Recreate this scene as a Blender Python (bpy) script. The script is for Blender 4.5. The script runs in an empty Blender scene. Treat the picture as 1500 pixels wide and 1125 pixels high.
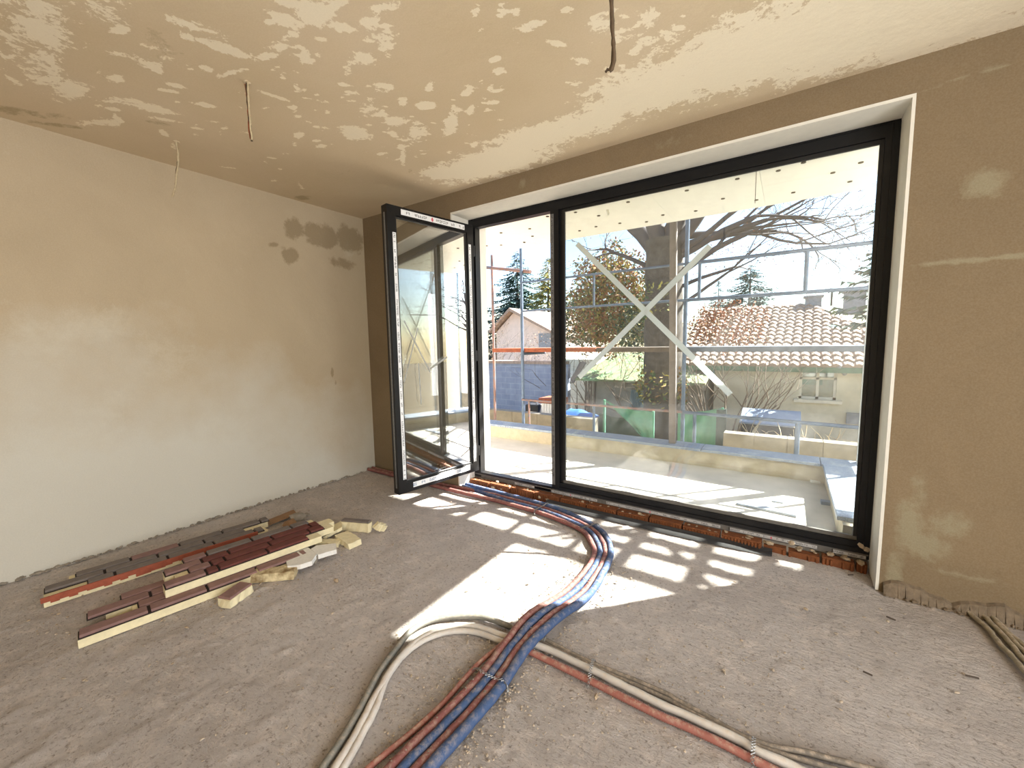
import bpy, bmesh, math, random
import numpy as np
from mathutils import Vector, Matrix

random.seed(7)
rng = np.random.default_rng(11)
SC = bpy.context.scene
COL = SC.collection

# ------------------------------------------------------------------ camera
CAM = Vector((3.92847, -2.9425, 1.41803))
RT = Vector((0.82960212, 0.55811499, -0.01637045))
UP = Vector((-0.04211672, 0.09178553, 0.99488773))
FW = Vector((-0.55676432, 0.8246715, -0.09965144))
FPX = 597.787
cd = bpy.data.cameras.new('camera')
cd.sensor_fit = 'HORIZONTAL'
cd.sensor_width = 36
cd.lens = FPX / 1500 * 36
cd.clip_start = 0.02
cd.clip_end = 500
cam = bpy.data.objects.new('camera', cd)
COL.objects.link(cam)
cam.matrix_world = Matrix(((RT.x, UP.x, -FW.x, CAM.x), (RT.y, UP.y, -FW.y, CAM.y),
                           (RT.z, UP.z, -FW.z, CAM.z), (0, 0, 0, 1)))
SC.camera = cam

# ------------------------------------------------------------------ sky, sun, added fill light
SUN_DIR = Vector((0.681 * 0.7524, 0.732 * 0.7524, 0.6587)).normalized()   # towards the sun
W = bpy.data.worlds.new('sky')
SC.world = W
W.use_nodes = True
wn = W.node_tree
bg = wn.nodes['Background']
sky = wn.nodes.new('ShaderNodeTexSky')
sky.sky_type = 'NISHITA'
sky.sun_disc = False
sky.sun_elevation = math.asin(SUN_DIR.z)
sky.sun_rotation = math.atan2(SUN_DIR.x, SUN_DIR.y)
sky.air_density = 1.0
sky.dust_density = 0.7
sky.ozone_density = 1.0
wn.links.new(sky.outputs[0], bg.inputs[0])
bg.inputs[1].default_value = 0.31
sd = bpy.data.lights.new('sun', 'SUN')
sd.energy = 30.0
sd.angle = math.radians(0.53)
sd.color = (1.0, 0.955, 0.89)
sun = bpy.data.objects.new('sun', sd)
COL.objects.link(sun)
sun.rotation_euler = SUN_DIR.to_track_quat('Z', 'Y').to_euler()
sun.location = (8, 8, 9)


def area(name, loc, rot, sx, sy, energy, color):
    d = bpy.data.lights.new(name, 'AREA')
    d.shape = 'RECTANGLE'
    d.size, d.size_y = sx, sy
    d.energy = energy
    d.color = color
    o = bpy.data.objects.new(name, d)
    COL.objects.link(o)
    o.location = loc
    o.rotation_euler = rot
    return o


# added fill light inside the solid wall beside the camera, no opening there
area('fill_side', (6.46, -3.7, 1.4), (math.radians(90), 0, math.radians(90)), 4.2, 2.3, 195, (0.95, 0.98, 1.0))
SC.view_settings.view_transform = 'Standard'
SC.view_settings.look = 'None'
SC.view_settings.gamma = 1.0
SC.view_settings.use_curve_mapping = False
SC.view_settings.exposure = 0.5
SC.cycles.use_denoising = True
SC.cycles.max_bounces = 10
SC.cycles.diffuse_bounces = 5
SC.cycles.transparent_max_bounces = 24
SC.cycles.sample_clamp_indirect = 6.0
SC.cycles.caustics_reflective = False
SC.cycles.caustics_refractive = False


def at(u, v, axis, val):
    """point of the plane (axis = val) seen at photograph pixel u, v"""
    d = FW + RT * ((u - 750) / FPX) - UP * ((v - 562.5) / FPX)
    t = (val - CAM[axis]) / d[axis]
    return CAM + d * t


# ------------------------------------------------------------------ materials
def srgb(r, g, b):
    f = lambda c: (c / 255 / 12.92) if c / 255 <= 0.04045 else ((c / 255 + 0.055) / 1.055) ** 2.4
    return (f(r), f(g), f(b), 1.0)


class NT:
    def __init__(s, name):
        s.m = bpy.data.materials.new(name)
        s.m.use_nodes = True
        s.t = s.m.node_tree
        s.b = s.t.nodes['Principled BSDF']
        s.out = s.t.nodes['Material Output']

    def n(s, typ, **kw):
        nd = s.t.nodes.new(typ)
        for k, v in kw.items():
            setattr(nd, k, v)
        return nd

    def l(s, a, b):
        s.t.links.new(a, b)

    def obj(s):
        return s.n('ShaderNodeTexCoord').outputs['Object']

    def noise(s, scale, detail=5, rough=0.55, vec=None, dist=0.0):
        nd = s.n('ShaderNodeTexNoise')
        nd.inputs['Scale'].default_value = scale
        nd.inputs['Detail'].default_value = detail
        nd.inputs['Roughness'].default_value = rough
        nd.inputs['Distortion'].default_value = dist
        s.l(vec if vec else s.obj(), nd.inputs['Vector'])
        return nd.outputs['Fac']

    def ramp(s, fac, a, b, c0=(0, 0, 0, 1), c1=(1, 1, 1, 1)):
        nd = s.n('ShaderNodeValToRGB')
        nd.color_ramp.elements[0].position = a
        nd.color_ramp.elements[1].position = b
        nd.color_ramp.elements[0].color = c0
        nd.color_ramp.elements[1].color = c1
        s.l(fac, nd.inputs[0])
        return nd.outputs[0]

    def math(s, op, a, b):
        nd = s.n('ShaderNodeMath', operation=op)
        for i, x in enumerate((a, b)):
            if isinstance(x, (int, float)):
                nd.inputs[i].default_value = x
            else:
                s.l(x, nd.inputs[i])
        return nd.outputs[0]

    def mix(s, fac, a, b):
        nd = s.n('ShaderNodeMix', data_type='RGBA')
        if isinstance(fac, (int, float)):
            nd.inputs[0].default_value = fac
        else:
            s.l(fac, nd.inputs[0])
        for i, x in ((6, a), (7, b)):
            if isinstance(x, tuple):
                nd.inputs[i].default_value = x
            else:
                s.l(x, nd.inputs[i])
        return nd.outputs[2]

    def attr(s, name):
        nd = s.n('ShaderNodeAttribute', attribute_name=name)
        return nd.outputs['Fac']

    def bump(s, h, strength=0.3, dist=0.01):
        nd = s.n('ShaderNodeBump')
        nd.inputs['Strength'].default_value = strength
        nd.inputs['Distance'].default_value = dist
        s.l(h, nd.inputs['Height'])
        s.l(nd.outputs[0], s.b.inputs['Normal'])

    def col(s, c):
        if isinstance(c, tuple):
            s.b.inputs['Base Color'].default_value = c
        else:
            s.l(c, s.b.inputs['Base Color'])


def simple(name, c, rough=0.6, metal=0.0, var=0.25, scale=30, bump=0.1, c2=None):
    """a colour with noise wear and a fine relief"""
    k = NT(name)
    if name == 'anthracite_frame':
        k.b.inputs['Specular IOR Level'].default_value = 0.3
    dark = c2 if c2 else tuple(x * (1 - var) for x in c[:3]) + (1,)
    k.col(k.mix(k.ramp(k.noise(scale, 6, 0.6), 0.32, 0.68), dark, c))
    k.b.inputs['Roughness'].default_value = rough
    k.b.inputs['Metallic'].default_value = metal
    if bump:
        k.bump(k.noise(scale * 4, 4), bump, 0.004)
    return k.m


def plaster(name, base, warm, light, damp, seed, soft=0.06, amt=0.85, ls=5.5, namp=1.5, lit_tone=None):
    k = NT(name)
    mp = k.n('ShaderNodeMapping')
    mp.inputs['Location'].default_value = (seed, seed * 1.7, seed * 0.6)
    k.l(k.obj(), mp.inputs[0])
    v = mp.outputs[0]
    c = k.mix(k.ramp(k.noise(1.1, 7, 0.6, v, 0.4), 0.3, 0.7), base, warm)
    nl = k.noise(ls, 11, 0.74, v, 0.5)
    ml = k.math('ADD', k.attr('light'), k.math('MULTIPLY', k.math('SUBTRACT', nl, 0.5), namp))
    ml = k.math('ADD', ml, k.math('MULTIPLY', k.math('SUBTRACT', k.noise(ls * 5, 6, 0.7, v), 0.5), namp * .45))
    c = k.mix(k.math('MULTIPLY', k.ramp(ml, 0.5 - soft / 2, 0.5 + soft / 2), amt), c, light)
    nd = k.noise(3.4, 10, 0.74, v, 0.3)
    md = k.math('ADD', k.attr('damp'), k.math('MULTIPLY', k.math('SUBTRACT', nd, 0.5), 1.4))
    c = k.mix(k.math('MULTIPLY', k.ramp(md, 0.48, 0.62), 0.7), c, damp)
    if lit_tone:  # colour of the light painted low on the left wall
        mq = k.math('ADD', k.attr('lit_tone'), k.math('MULTIPLY', k.math('SUBTRACT', k.noise(1.6, 6, 0.6, v), 0.5), 0.9))
        c = k.mix(k.math('MULTIPLY', k.ramp(mq, 0.2, 0.8), 0.85), c, lit_tone)
    fine = k.noise(140, 4, 0.6, v)
    c = k.mix(0.05, c, k.ramp(fine, 0.35, 0.65, (0.12, 0.1, 0.08, 1), (0.75, 0.7, 0.6, 1)))
    k.col(c)
    k.b.inputs['Roughness'].default_value = 0.92
    k.b.inputs['Specular IOR Level'].default_value = 0.25
    hh = k.math('ADD', k.math('MULTIPLY', k.noise(7, 8, 0.6, v), 0.8), k.math('MULTIPLY', fine, 0.025))
    k.bump(hh, 0.2, 0.03)
    return k.m


M = {}
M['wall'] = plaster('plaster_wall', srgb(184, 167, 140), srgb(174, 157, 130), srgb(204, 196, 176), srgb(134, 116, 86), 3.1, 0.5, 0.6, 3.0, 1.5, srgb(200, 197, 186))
M['wallwin'] = plaster('plaster_window_wall', srgb(130, 111, 84), srgb(116, 99, 74), srgb(144, 136, 110), srgb(100, 84, 61), 8.4, 0.3, 0.7, 4.0)  # same plaster, with the backlit wall's shade put into darker colours
M['ceil'] = plaster('plaster_ceiling', srgb(214, 196, 166), srgb(204, 185, 152), srgb(242, 231, 206), srgb(160, 142, 108), 5.7, 0.07, 0.85, 8.5, 2.0)
M['reveal'] = simple('reveal_plaster', srgb(226, 222, 210), 0.85, 0, 0.08, 12, 0.1)


def floor_mat():
    k = NT('raw_screed')
    v = k.obj()
    c = k.mix(k.ramp(k.noise(1.3, 8, 0.62, v, 0.3), 0.3, 0.7), srgb(190, 180, 173), srgb(214, 205, 199))
    c = k.mix(k.math('MULTIPLY', k.ramp(k.noise(9, 9, 0.72, v, 0.6), 0.5, 0.64), 0.7), c, srgb(226, 213, 203))
    c = k.mix(k.math('MULTIPLY', k.ramp(k.noise(60, 8, 0.75, v), 0.54, 0.66), 0.75), c, srgb(116, 100, 84))
    vo = k.n('ShaderNodeTexVoronoi')
    vo.inputs['Scale'].default_value = 70
    k.l(v, vo.inputs['Vector'])
    c = k.mix(k.math('MULTIPLY', k.ramp(vo.outputs['Distance'], 0.08, 0.16, (1, 1, 1, 1), (0, 0, 0, 1)), 0.5), c, srgb(104, 88, 74))
    k.col(c)
    k.b.inputs['Roughness'].default_value = 0.95
    k.b.inputs['Specular IOR Level'].default_value = 0.2
    mp = k.n('ShaderNodeMapping')
    mp.inputs['Rotation'].default_value = (0, 0, 0.5)
    mp.inputs['Scale'].default_value = (1.0, 2.4, 1)
    k.l(v, mp.inputs[0])
    h = k.math('ADD', k.math('MULTIPLY', k.noise(26, 9, 0.7, mp.outputs[0]), 1.0), k.math('MULTIPLY', k.noise(140, 5, 0.7, v), 0.35))
    k.bump(h, 0.9, 0.028)
    return k.m


M['floor'] = floor_mat()
M['alu'] = simple('anthracite_frame', srgb(19, 19, 21), 0.4, 0.0, 0.3, 18, 0.02)
M['alu_in'] = simple('black_gasket', srgb(16, 16, 16), 0.5, 0, 0.2, 30, 0)
M['profile'] = simple('grey_base_profile', srgb(108, 104, 98), 0.7, 0, 0.35, 25, 0.1)
M['film'] = simple('white_protective_film', srgb(232, 234, 236), 0.45, 0, 0.1, 60, 0.05)
M['ink'] = simple('printed_ink', srgb(28, 28, 34), 0.6, 0, 0.1, 40, 0)
M['inkblue'] = simple('blue_ink', srgb(70, 110, 150), 0.6, 0, 0.1, 40, 0)
M['inkred'] = simple('red_ink', srgb(205, 96, 110), 0.6, 0, 0.1, 40, 0)
M['steel'] = simple('zinc_steel', srgb(150, 150, 148), 0.4, 0.8, 0.3, 60, 0.05)


def glass_mat(name, dust, tint, refl=1.6):
    k = NT(name)
    t = k.t
    tr = k.n('ShaderNodeBsdfTransparent')
    tr.inputs[0].default_value = tint
    gl = k.n('ShaderNodeBsdfGlossy')
    gl.inputs['Roughness'].default_value = 0.0
    gl.inputs[0].default_value = (1, 1, 1, 1)
    fr = k.n('ShaderNodeFresnel')
    fr.inputs[0].default_value = 1.52
    m1 = k.n('ShaderNodeMixShader')
    k.l(k.math('MINIMUM', k.math('MULTIPLY', fr.outputs[0], refl), 1.0), m1.inputs[0])
    k.l(tr.outputs[0], m1.inputs[1])
    k.l(gl.outputs[0], m1.inputs[2])
    df = k.n('ShaderNodeBsdfTranslucent')
    df.inputs[0].default_value = (0.8, 0.8, 0.78, 1)
    d2 = k.n('ShaderNodeBsdfDiffuse')
    d2.inputs[0].default_value = (0.7, 0.7, 0.68, 1)
    md = k.n('ShaderNodeMixShader')
    k.l(df.outputs[0], md.inputs[1])
    k.l(d2.outputs[0], md.inputs[2])
    m2 = k.n('ShaderNodeMixShader')
    k.l(k.math('MULTIPLY', k.ramp(k.noise(4, 8, 0.7), 0.25, 0.8), dust), m2.inputs[0])
    k.l(m1.outputs[0], m2.inputs[1])
    k.l(md.outputs[0], m2.inputs[2])
    k.l(m2.outputs[0], k.out.inputs[0])
    return k.m


M['glass'] = glass_mat('dusty_glass', 0.045, (0.9, 0.93, 0.92, 1), 1.6)
M['glass_door'] = glass_mat('door_glass', 0.015, (0.9, 0.94, 0.93, 1), 2.4)
M['glass_clear'] = glass_mat('house_glass', 0.3, (0.8, 0.86, 0.86, 1))


def tape_mat():
    k = NT('white_masking_tape')
    tr = k.n('ShaderNodeBsdfTranslucent'); tr.inputs[0].default_value = (.85, .87, .83, 1)
    df = k.n('ShaderNodeBsdfDiffuse'); df.inputs[0].default_value = (.75, .77, .74, 1)
    mx = k.n('ShaderNodeMixShader'); mx.inputs[0].default_value = .4
    k.l(tr.outputs[0], mx.inputs[1]); k.l(df.outputs[0], mx.inputs[2]); k.l(mx.outputs[0], k.out.inputs[0])
    return k.m


M['tape'] = tape_mat()
M['film_dull'] = simple('dusty_white_film', srgb(190, 188, 186), 0.5, 0, 0.35, 40, 0.05)
M['film_grey'] = simple('scuffed_grey_film', srgb(120, 118, 116), 0.5, 0, 0.35, 40, 0.05)


def dusty(name, c, dustc=(190, 172, 152), amt=0.45, rough=0.75):
    """coloured plastic that carries screed dust on its upper side"""
    k = NT(name)
    v = k.obj()
    f = k.ramp(k.noise(38, 9, 0.75, v), 0.46, 0.72)
    ge = k.n('ShaderNodeNewGeometry')
    sx = k.n('ShaderNodeSeparateXYZ')
    k.l(ge.outputs['Normal'], sx.inputs[0])
    up = k.ramp(sx.outputs[2], 0.0, 1.0)
    f2 = k.math('MULTIPLY', k.math('MULTIPLY', f, up), amt * 2)
    cc = k.mix(k.ramp(k.noise(9, 6), 0.3, 0.7), tuple(x * 0.75 for x in c[:3]) + (1,), c)
    k.col(k.mix(f2, cc, srgb(*dustc)))
    k.b.inputs['Roughness'].default_value = rough
    k.bump(k.noise(120, 5), 0.25, 0.004)
    return k.m


M['red_pipe'] = dusty('dusty_red_foam', srgb(134, 80, 76), amt=0.35)
M['blue_pipe'] = dusty('dusty_blue_foam', srgb(58, 82, 122), amt=0.3)
M['red_corr'] = dusty('red_corrugated', srgb(160, 100, 88), amt=0.55, rough=0.65)
M['white_pipe'] = dusty('pale_conduit', srgb(206, 200, 192), amt=0.5, rough=0.5)
M['brown_pipe'] = dusty('dusty_brown_conduit', srgb(196, 168, 142), amt=0.5, rough=0.55)
M['grey_corr'] = dusty('grey_corrugated', srgb(126, 124, 116), amt=0.4, rough=0.5)
M['grey_cable'] = dusty('grey_cable_sheath', srgb(120, 110, 98), amt=0.5)
M['tan_pipe'] = dusty('mortar_coated_conduit', srgb(150, 140, 120), amt=0.6, rough=0.9)
M['clay'] = simple('orange_clay', srgb(124, 70, 32), 0.85, 0, 0.4, 24, 0.3)
M['mortar'] = simple('mortar', srgb(176, 156, 130), 0.95, 0, 0.3, 30, 0.6)
M['mortar_dark'] = simple('old_mortar', srgb(128, 112, 92), 0.95, 0, 0.4, 30, 0.6)
M['membrane'] = simple('black_membrane', srgb(44, 42, 42), 0.6, 0, 0.3, 20, 0.15)
M['foam'] = simple('yellow_foam', srgb(228, 216, 178), 0.9, 0, 0.16, 26, 0.25)
M['foam_dirty'] = simple('stained_foam', srgb(226, 212, 172), 0.9, 0, 0.5, 18, 0.3, srgb(120, 92, 52))
M['slip_grey'] = simple('grey_brown_clinker', srgb(118, 108, 102), 0.8, 0, 0.25, 24, 0.3)
M['slip_mid'] = simple('purple_brown_clinker', srgb(136, 104, 98), 0.8, 0, 0.22, 24, 0.3)
M['slip_red'] = simple('dark_red_clinker', srgb(104, 52, 44), 0.75, 0, 0.3, 24, 0.3)
M['slip_edge'] = simple('red_clay_edge', srgb(158, 82, 58), 0.85, 0, 0.3, 30, 0.3)
M['joint'] = simple('dark_joint', srgb(50, 40, 36), 0.9, 0, 0.2, 30, 0.1)
M['white_mortar'] = simple('white_adhesive', srgb(232, 230, 224), 0.9, 0, 0.12, 60, 0.5)
M['card'] = simple('brown_board', srgb(150, 116, 84), 0.9, 0, 0.25, 20, 0.1)
M['rubble'] = simple('rubble', srgb(184, 168, 148), 0.95, 0, 0.35, 40, 0.3)
M['stone'] = simple('grey_stone', srgb(150, 140, 126), 0.95, 0, 0.35, 30, 0.4)
M['wire'] = simple('plastered_cable', srgb(96, 78, 58), 0.9, 0, 0.4, 60, 0.3)
M['wire_pale'] = simple('pale_cable', srgb(196, 178, 144), 0.9, 0, 0.3, 60, 0.3)
M['copper'] = simple('copper_strand', srgb(170, 92, 56), 0.5, 0.5, 0.3, 60, 0.1)
# outside
M['terrace'] = simple('terrace_concrete', srgb(216, 208, 194), 0.95, 0, 0.2, 3, 0.3)
M['parapet'] = simple('parapet_render', srgb(200, 188, 162), 0.95, 0, 0.25, 8, 0.4)
M['eps'] = simple('cream_insulation', srgb(250, 247, 234), 0.95, 0, 0.05, 10, 0.1)
M['eps_white'] = simple('white_insulation', srgb(232, 230, 224), 0.95, 0, 0.06, 10, 0.1)
M['dowel'] = simple('dowel_head', srgb(84, 72, 54), 0.8, 0, 0.2, 20, 0)
M['scaff'] = simple('blue_grey_tube', srgb(96, 112, 132), 0.5, 0.3, 0.3, 14, 0.1)
M['scaff_rust'] = simple('rusty_tube', srgb(150, 104, 80), 0.8, 0.1, 0.4, 14, 0.2, srgb(110, 110, 116))
M['plank'] = simple('weathered_plank', srgb(100, 88, 78), 0.9, 0, 0.35, 12, 0.3)
M['plank_rust'] = simple('rusty_deck', srgb(150, 82, 54), 0.9, 0, 0.4, 12, 0.3)
M['plank_grey'] = simple('grey_deck', srgb(84, 92, 104), 0.8, 0, 0.3, 12, 0.3)
M['timber'] = simple('prop_timber', srgb(128, 118, 112), 0.9, 0, 0.3, 14, 0.3)
M['conc'] = simple('board_marked_concrete', srgb(140, 132, 116), 0.95, 0, 0.3, 6, 0.4)
M['soil'] = simple('winter_soil', srgb(128, 112, 88), 1.0, 0, 0.4, 3, 0.6)
M['stucco'] = simple('old_stucco', srgb(214, 210, 192), 0.95, 0, 0.2, 4, 0.4)
M['stucco_pink'] = simple('pale_pink_stucco', srgb(230, 212, 202), 0.95, 0, 0.12, 4, 0.2)
M['tile'] = simple('roof_tile', srgb(176, 154, 138), 0.85, 0, 0.35, 9, 0.2)
M['tile_under'] = simple('roof_deck', srgb(84, 56, 44), 0.9, 0, 0.3, 9, 0.2)
M['green_trim'] = simple('green_fascia', srgb(96, 130, 106), 0.8, 0, 0.3, 9, 0.1)
M['lime'] = simple('window_white', srgb(226, 224, 212), 0.8, 0, 0.15, 12, 0.1)
M['teal'] = simple('teal_curtain', srgb(126, 196, 190), 0.9, 0, 0.15, 12, 0.1)
M['curtain'] = simple('white_curtain', srgb(228, 228, 222), 0.9, 0, 0.15, 12, 0.1)
M['chimney'] = simple('grey_chimney', srgb(150, 156, 164), 0.9, 0, 0.25, 9, 0.2)
M['bark'] = simple('grey_bark', srgb(92, 84, 76), 0.95, 0, 0.6, 9, 1.0)
M['twig'] = simple('bare_twig', srgb(126, 112, 98), 0.95, 0, 0.3, 9, 0)
M['twig_dark'] = simple('dark_twig', srgb(82, 76, 78), 0.95, 0, 0.3, 9, 0)
M['straw'] = simple('dry_straw', srgb(206, 186, 150), 0.95, 0, 0.3, 9, 0)
M['net'] = simple('green_netting', srgb(92, 150, 122), 0.8, 0, 0.2, 20, 0.1)
M['net_dark'] = simple('dark_netting', srgb(70, 84, 80), 0.9, 0, 0.3, 20, 0.1)
M['greenroof'] = simple('mossy_roof', srgb(104, 150, 106), 0.95, 0, 0.4, 3, 0.3, srgb(140, 124, 96))
M['corr'] = simple('corrugated_sheet', srgb(150, 172, 172), 0.5, 0.2, 0.2, 9, 0.1)
M['tarp'] = simple('blue_tarp', srgb(66, 118, 190), 0.6, 0, 0.2, 9, 0.1)
M['black'] = simple('black_plastic', srgb(34, 34, 36), 0.6, 0, 0.2, 9, 0.1)
M['shedwall'] = simple('grey_shed_wall', srgb(150, 146, 134), 0.95, 0, 0.25, 5, 0.3)
for nm, c in (('leaf_brown', (160, 120, 78)), ('leaf_olive', (136, 134, 84)), ('leaf_green', (82, 108, 72)), ('leaf_yellow', (190, 176, 96)),
              ('leaf_rust', (170, 104, 74)), ('needle_dark', (52, 84, 74)), ('needle_yellow', (132, 142, 72)), ('needle_blue', (86, 116, 112))):
    M[nm] = simple(nm, srgb(*c), 0.9, 0, 0.35, 3, 0)


def granite():
    k = NT('blue_grey_granite')
    v = k.obj()
    c = k.mix(k.ramp(k.noise(220, 4, 0.7, v), 0.42, 0.6), srgb(104, 116, 134), srgb(168, 180, 196))
    c = k.mix(k.math('MULTIPLY', k.ramp(k.noise(5, 7, 0.7, v), 0.5, 0.66), 0.5), c, srgb(196, 198, 196))
    k.col(c)
    k.b.inputs['Roughness'].default_value = 0.55
    return k.m


M['granite'] = granite()


def blockwork():
    k = NT('blue_grey_blockwork')
    br = k.n('ShaderNodeTexBrick')
    br.inputs['Color1'].default_value = srgb(150, 157, 174)
    br.inputs['Color2'].default_value = srgb(140, 148, 166)
    br.inputs['Mortar'].default_value = srgb(160, 166, 178)
    br.inputs['Scale'].default_value = 1.0
    br.inputs['Brick Width'].default_value = 0.4
    br.inputs['Row Height'].default_value = 0.2
    br.inputs['Mortar Size'].default_value = 0.012
    mp = k.n('ShaderNodeMapping')
    mp.inputs['Rotation'].default_value = (math.radians(90), 0, 0)
    k.l(k.obj(), mp.inputs[0])
    k.l(mp.outputs[0], br.inputs['Vector'])
    k.col(k.mix(k.math('MULTIPLY', k.ramp(k.noise(3, 6), 0.35, 0.7), 0.4), br.outputs[0], srgb(96, 104, 130)))
    k.b.inputs['Roughness'].default_value = 0.95
    return k.m


M['blocks'] = blockwork()


# ------------------------------------------------------------------ mesh helpers
class MB:
    """collects shapes in world coordinates, then links them as ONE mesh object"""

    def __init__(s):
        s.v, s.f, s.mi, s.sm = [], [], [], []

    def add(s, verts, faces, mi=0, smooth=False):
        o = len(s.v)
        s.v += [tuple(p) for p in verts]
        s.f += [tuple(i + o for i in f) for f in faces]
        s.mi += [mi] * len(faces)
        s.sm += [smooth] * len(faces)
        return s

    def box(s, x0, x1, y0, y1, z0, z1, mi=0):
        return s.add([(x0, y0, z0), (x1, y0, z0), (x1, y1, z0), (x0, y1, z0), (x0, y0, z1), (x1, y0, z1), (x1, y1, z1), (x0, y1, z1)],
                     [(3, 2, 1, 0), (4, 5, 6, 7), (0, 1, 5, 4), (1, 2, 6, 5), (2, 3, 7, 6), (3, 0, 4, 7)], mi)

    def obox(s, c, ax, ay, az, mi=0, bev=0.0):
        """oriented box: centre and three half-axis vectors, optional chamfered top edge"""
        c, ax, ay, az = Vector(c), Vector(ax), Vector(ay), Vector(az)
        P = []
        if bev <= 0:
            for k in (-1, 1):
                for i, j in ((-1, -1), (1, -1), (1, 1), (-1, 1)):
                    P.append(c + ax * i + ay * j + az * k)
            return s.add(P, [(3, 2, 1, 0), (4, 5, 6, 7), (0, 1, 5, 4), (1, 2, 6, 5), (2, 3, 7, 6), (3, 0, 4, 7)], mi)
        bx, by, bz = (1 - bev / ax.length), (1 - bev / ay.length), (1 - bev / az.length)
        for kx, ky, kz in ((1, 1, -1), (1, 1, bz), (bx, by, 1)):
            for i, j in ((-1, -1), (1, -1), (1, 1), (-1, 1)):
                P.append(c + ax * i * kx + ay * j * ky + az * kz)
        F = [(3, 2, 1, 0), (8, 9, 10, 11)]
        for r in (0, 4):
            for i in range(4):
                F.append((r + i, r + (i + 1) % 4, r + 4 + (i + 1) % 4, r + 4 + i))
        return s.add(P, F, mi)

    def bar(s, a, b, w, h, up=(0, 0, 1), mi=0):
        a, b = Vector(a), Vector(b)
        d = b - a
        t = d.normalized()
        side = t.cross(Vector(up))
        if side.length < 1e-5:
            side = t.cross(Vector((1, 0, 0)))
        side.normalize()
        u2 = side.cross(t)
        return s.obox((a + b) / 2, d / 2, side * w / 2, u2 * h / 2, mi)

    def tube(s, pts, r, n=8, mi=0, cap=True, smooth=True):
        P = [Vector(p) for p in pts]
        R = r if hasattr(r, '__len__') else [r] * len(P)
        T = []
        for i in range(len(P)):
            t = P[min(i + 1, len(P) - 1)] - P[max(i - 1, 0)]
            T.append(t.normalized() if t.length > 1e-9 else Vector((0, 0, 1)))
        nrm = T[0].cross(Vector((0, 0, 1)))
        if nrm.length < 1e-3:
            nrm = T[0].cross(Vector((1, 0, 0)))
        nrm.normalize()
        V, F = [], []
        for i in range(len(P)):
            nrm = (nrm - T[i] * nrm.dot(T[i])).normalized()
            bn = T[i].cross(nrm)
            for k in range(n):
                a = 2 * math.pi * k / n
                V.append(P[i] + (nrm * math.cos(a) + bn * math.sin(a)) * R[i])
        for i in range(len(P) - 1):
            for k in range(n):
                F.append((i * n + k, i * n + (k + 1) % n, (i + 1) * n + (k + 1) % n, (i + 1) * n + k))
        s.add(V, F, mi, smooth)
        if cap:
            s.add(V[:n], [tuple(range(n - 1, -1, -1))], mi)
            s.add(V[-n:], [tuple(range(n))], mi)
        return s

    def stone(s, c, r, squash=0.6, mi=0):
        bm = bmesh.new()
        bmesh.ops.create_icosphere(bm, subdivisions=1, radius=1)
        rot = Matrix.Rotation(random.random() * 6.28, 3, 'Z') @ Matrix.Rotation(random.random() * 0.6, 3, 'X')
        ax = Vector((r * random.uniform(0.7, 1.3), r * random.uniform(0.6, 1.0), r * squash * random.uniform(0.7, 1.1)))
        V = []
        for v in bm.verts:
            q = rot @ Vector((v.co.x * ax.x, v.co.y * ax.y, v.co.z * ax.z)) * random.uniform(0.78, 1.15)
            V.append(Vector(c) + q)
        F = [tuple(v.index for v in f.verts) for f in bm.faces]
        bm.free()
        return s.add(V, F, mi)

    def prism(s, poly, ext, mi=0):
        """polygon (3D points) extruded by a vector"""
        n = len(poly)
        A = [Vector(p) for p in poly]
        B = [p + Vector(ext) for p in A]
        F = [tuple(range(n - 1, -1, -1)), tuple(range(n, 2 * n))]
        for i in range(n):
            F.append((i, (i + 1) % n, n + (i + 1) % n, n + i))
        return s.add(A + B, F, mi)

    def build(s, name, mats, parent=None, origin=None):
        o = Vector(origin) if origin is not None else Vector((0, 0, 0))
        base = Vector((0, 0, 0))
        if parent is not None:
            base = WPOS[parent.name]
        wp = base if origin is None else o
        me = bpy.data.meshes.new(name)
        me.from_pydata([(p[0] - wp.x, p[1] - wp.y, p[2] - wp.z) for p in s.v], [], s.f)
        for m in (mats if isinstance(mats, (list, tuple)) else [mats]):
            me.materials.append(m)
        me.polygons.foreach_set('material_index', s.mi)
        me.polygons.foreach_set('use_smooth', s.sm)
        me.update()
        ob = bpy.data.objects.new(name, me)
        COL.objects.link(ob)
        if parent is not None:
            ob.parent = parent
            ob.location = wp - base
        else:
            ob.location = wp
        WPOS[ob.name] = wp
        return ob


WPOS = {}


def tag(o, label=None, cat=None, group=None, kind=None):
    if label:
        o['label'] = label
    if cat:
        o['category'] = cat
    if group:
        o['group'] = group
    if kind:
        o['kind'] = kind
    return o


def thing(name, loc, label, cat, group=None, kind=None):
    o = bpy.data.objects.new(name, None)
    o.empty_display_size = 0.1
    COL.objects.link(o)
    o.location = loc
    WPOS[o.name] = Vector(loc)
    return tag(o, label, cat, group, kind)


def catmull(pts, step):
    P = [Vector(p) for p in pts]
    P = [P[0] * 2 - P[1]] + P + [P[-1] * 2 - P[-2]]
    out = []
    for i in range(1, len(P) - 2):
        n = max(2, int((P[i + 1] - P[i]).length / step))
        for k in range(n):
            t = k / n
            a, b, c, d = P[i - 1], P[i], P[i + 1], P[i + 2]
            out.append(0.5 * ((2 * b) + (c - a) * t + (2 * a - 5 * b + 4 * c - d) * t * t + (3 * b - a - 3 * c + d) * t ** 3))
    out.append(P[-2])
    return out


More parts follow.
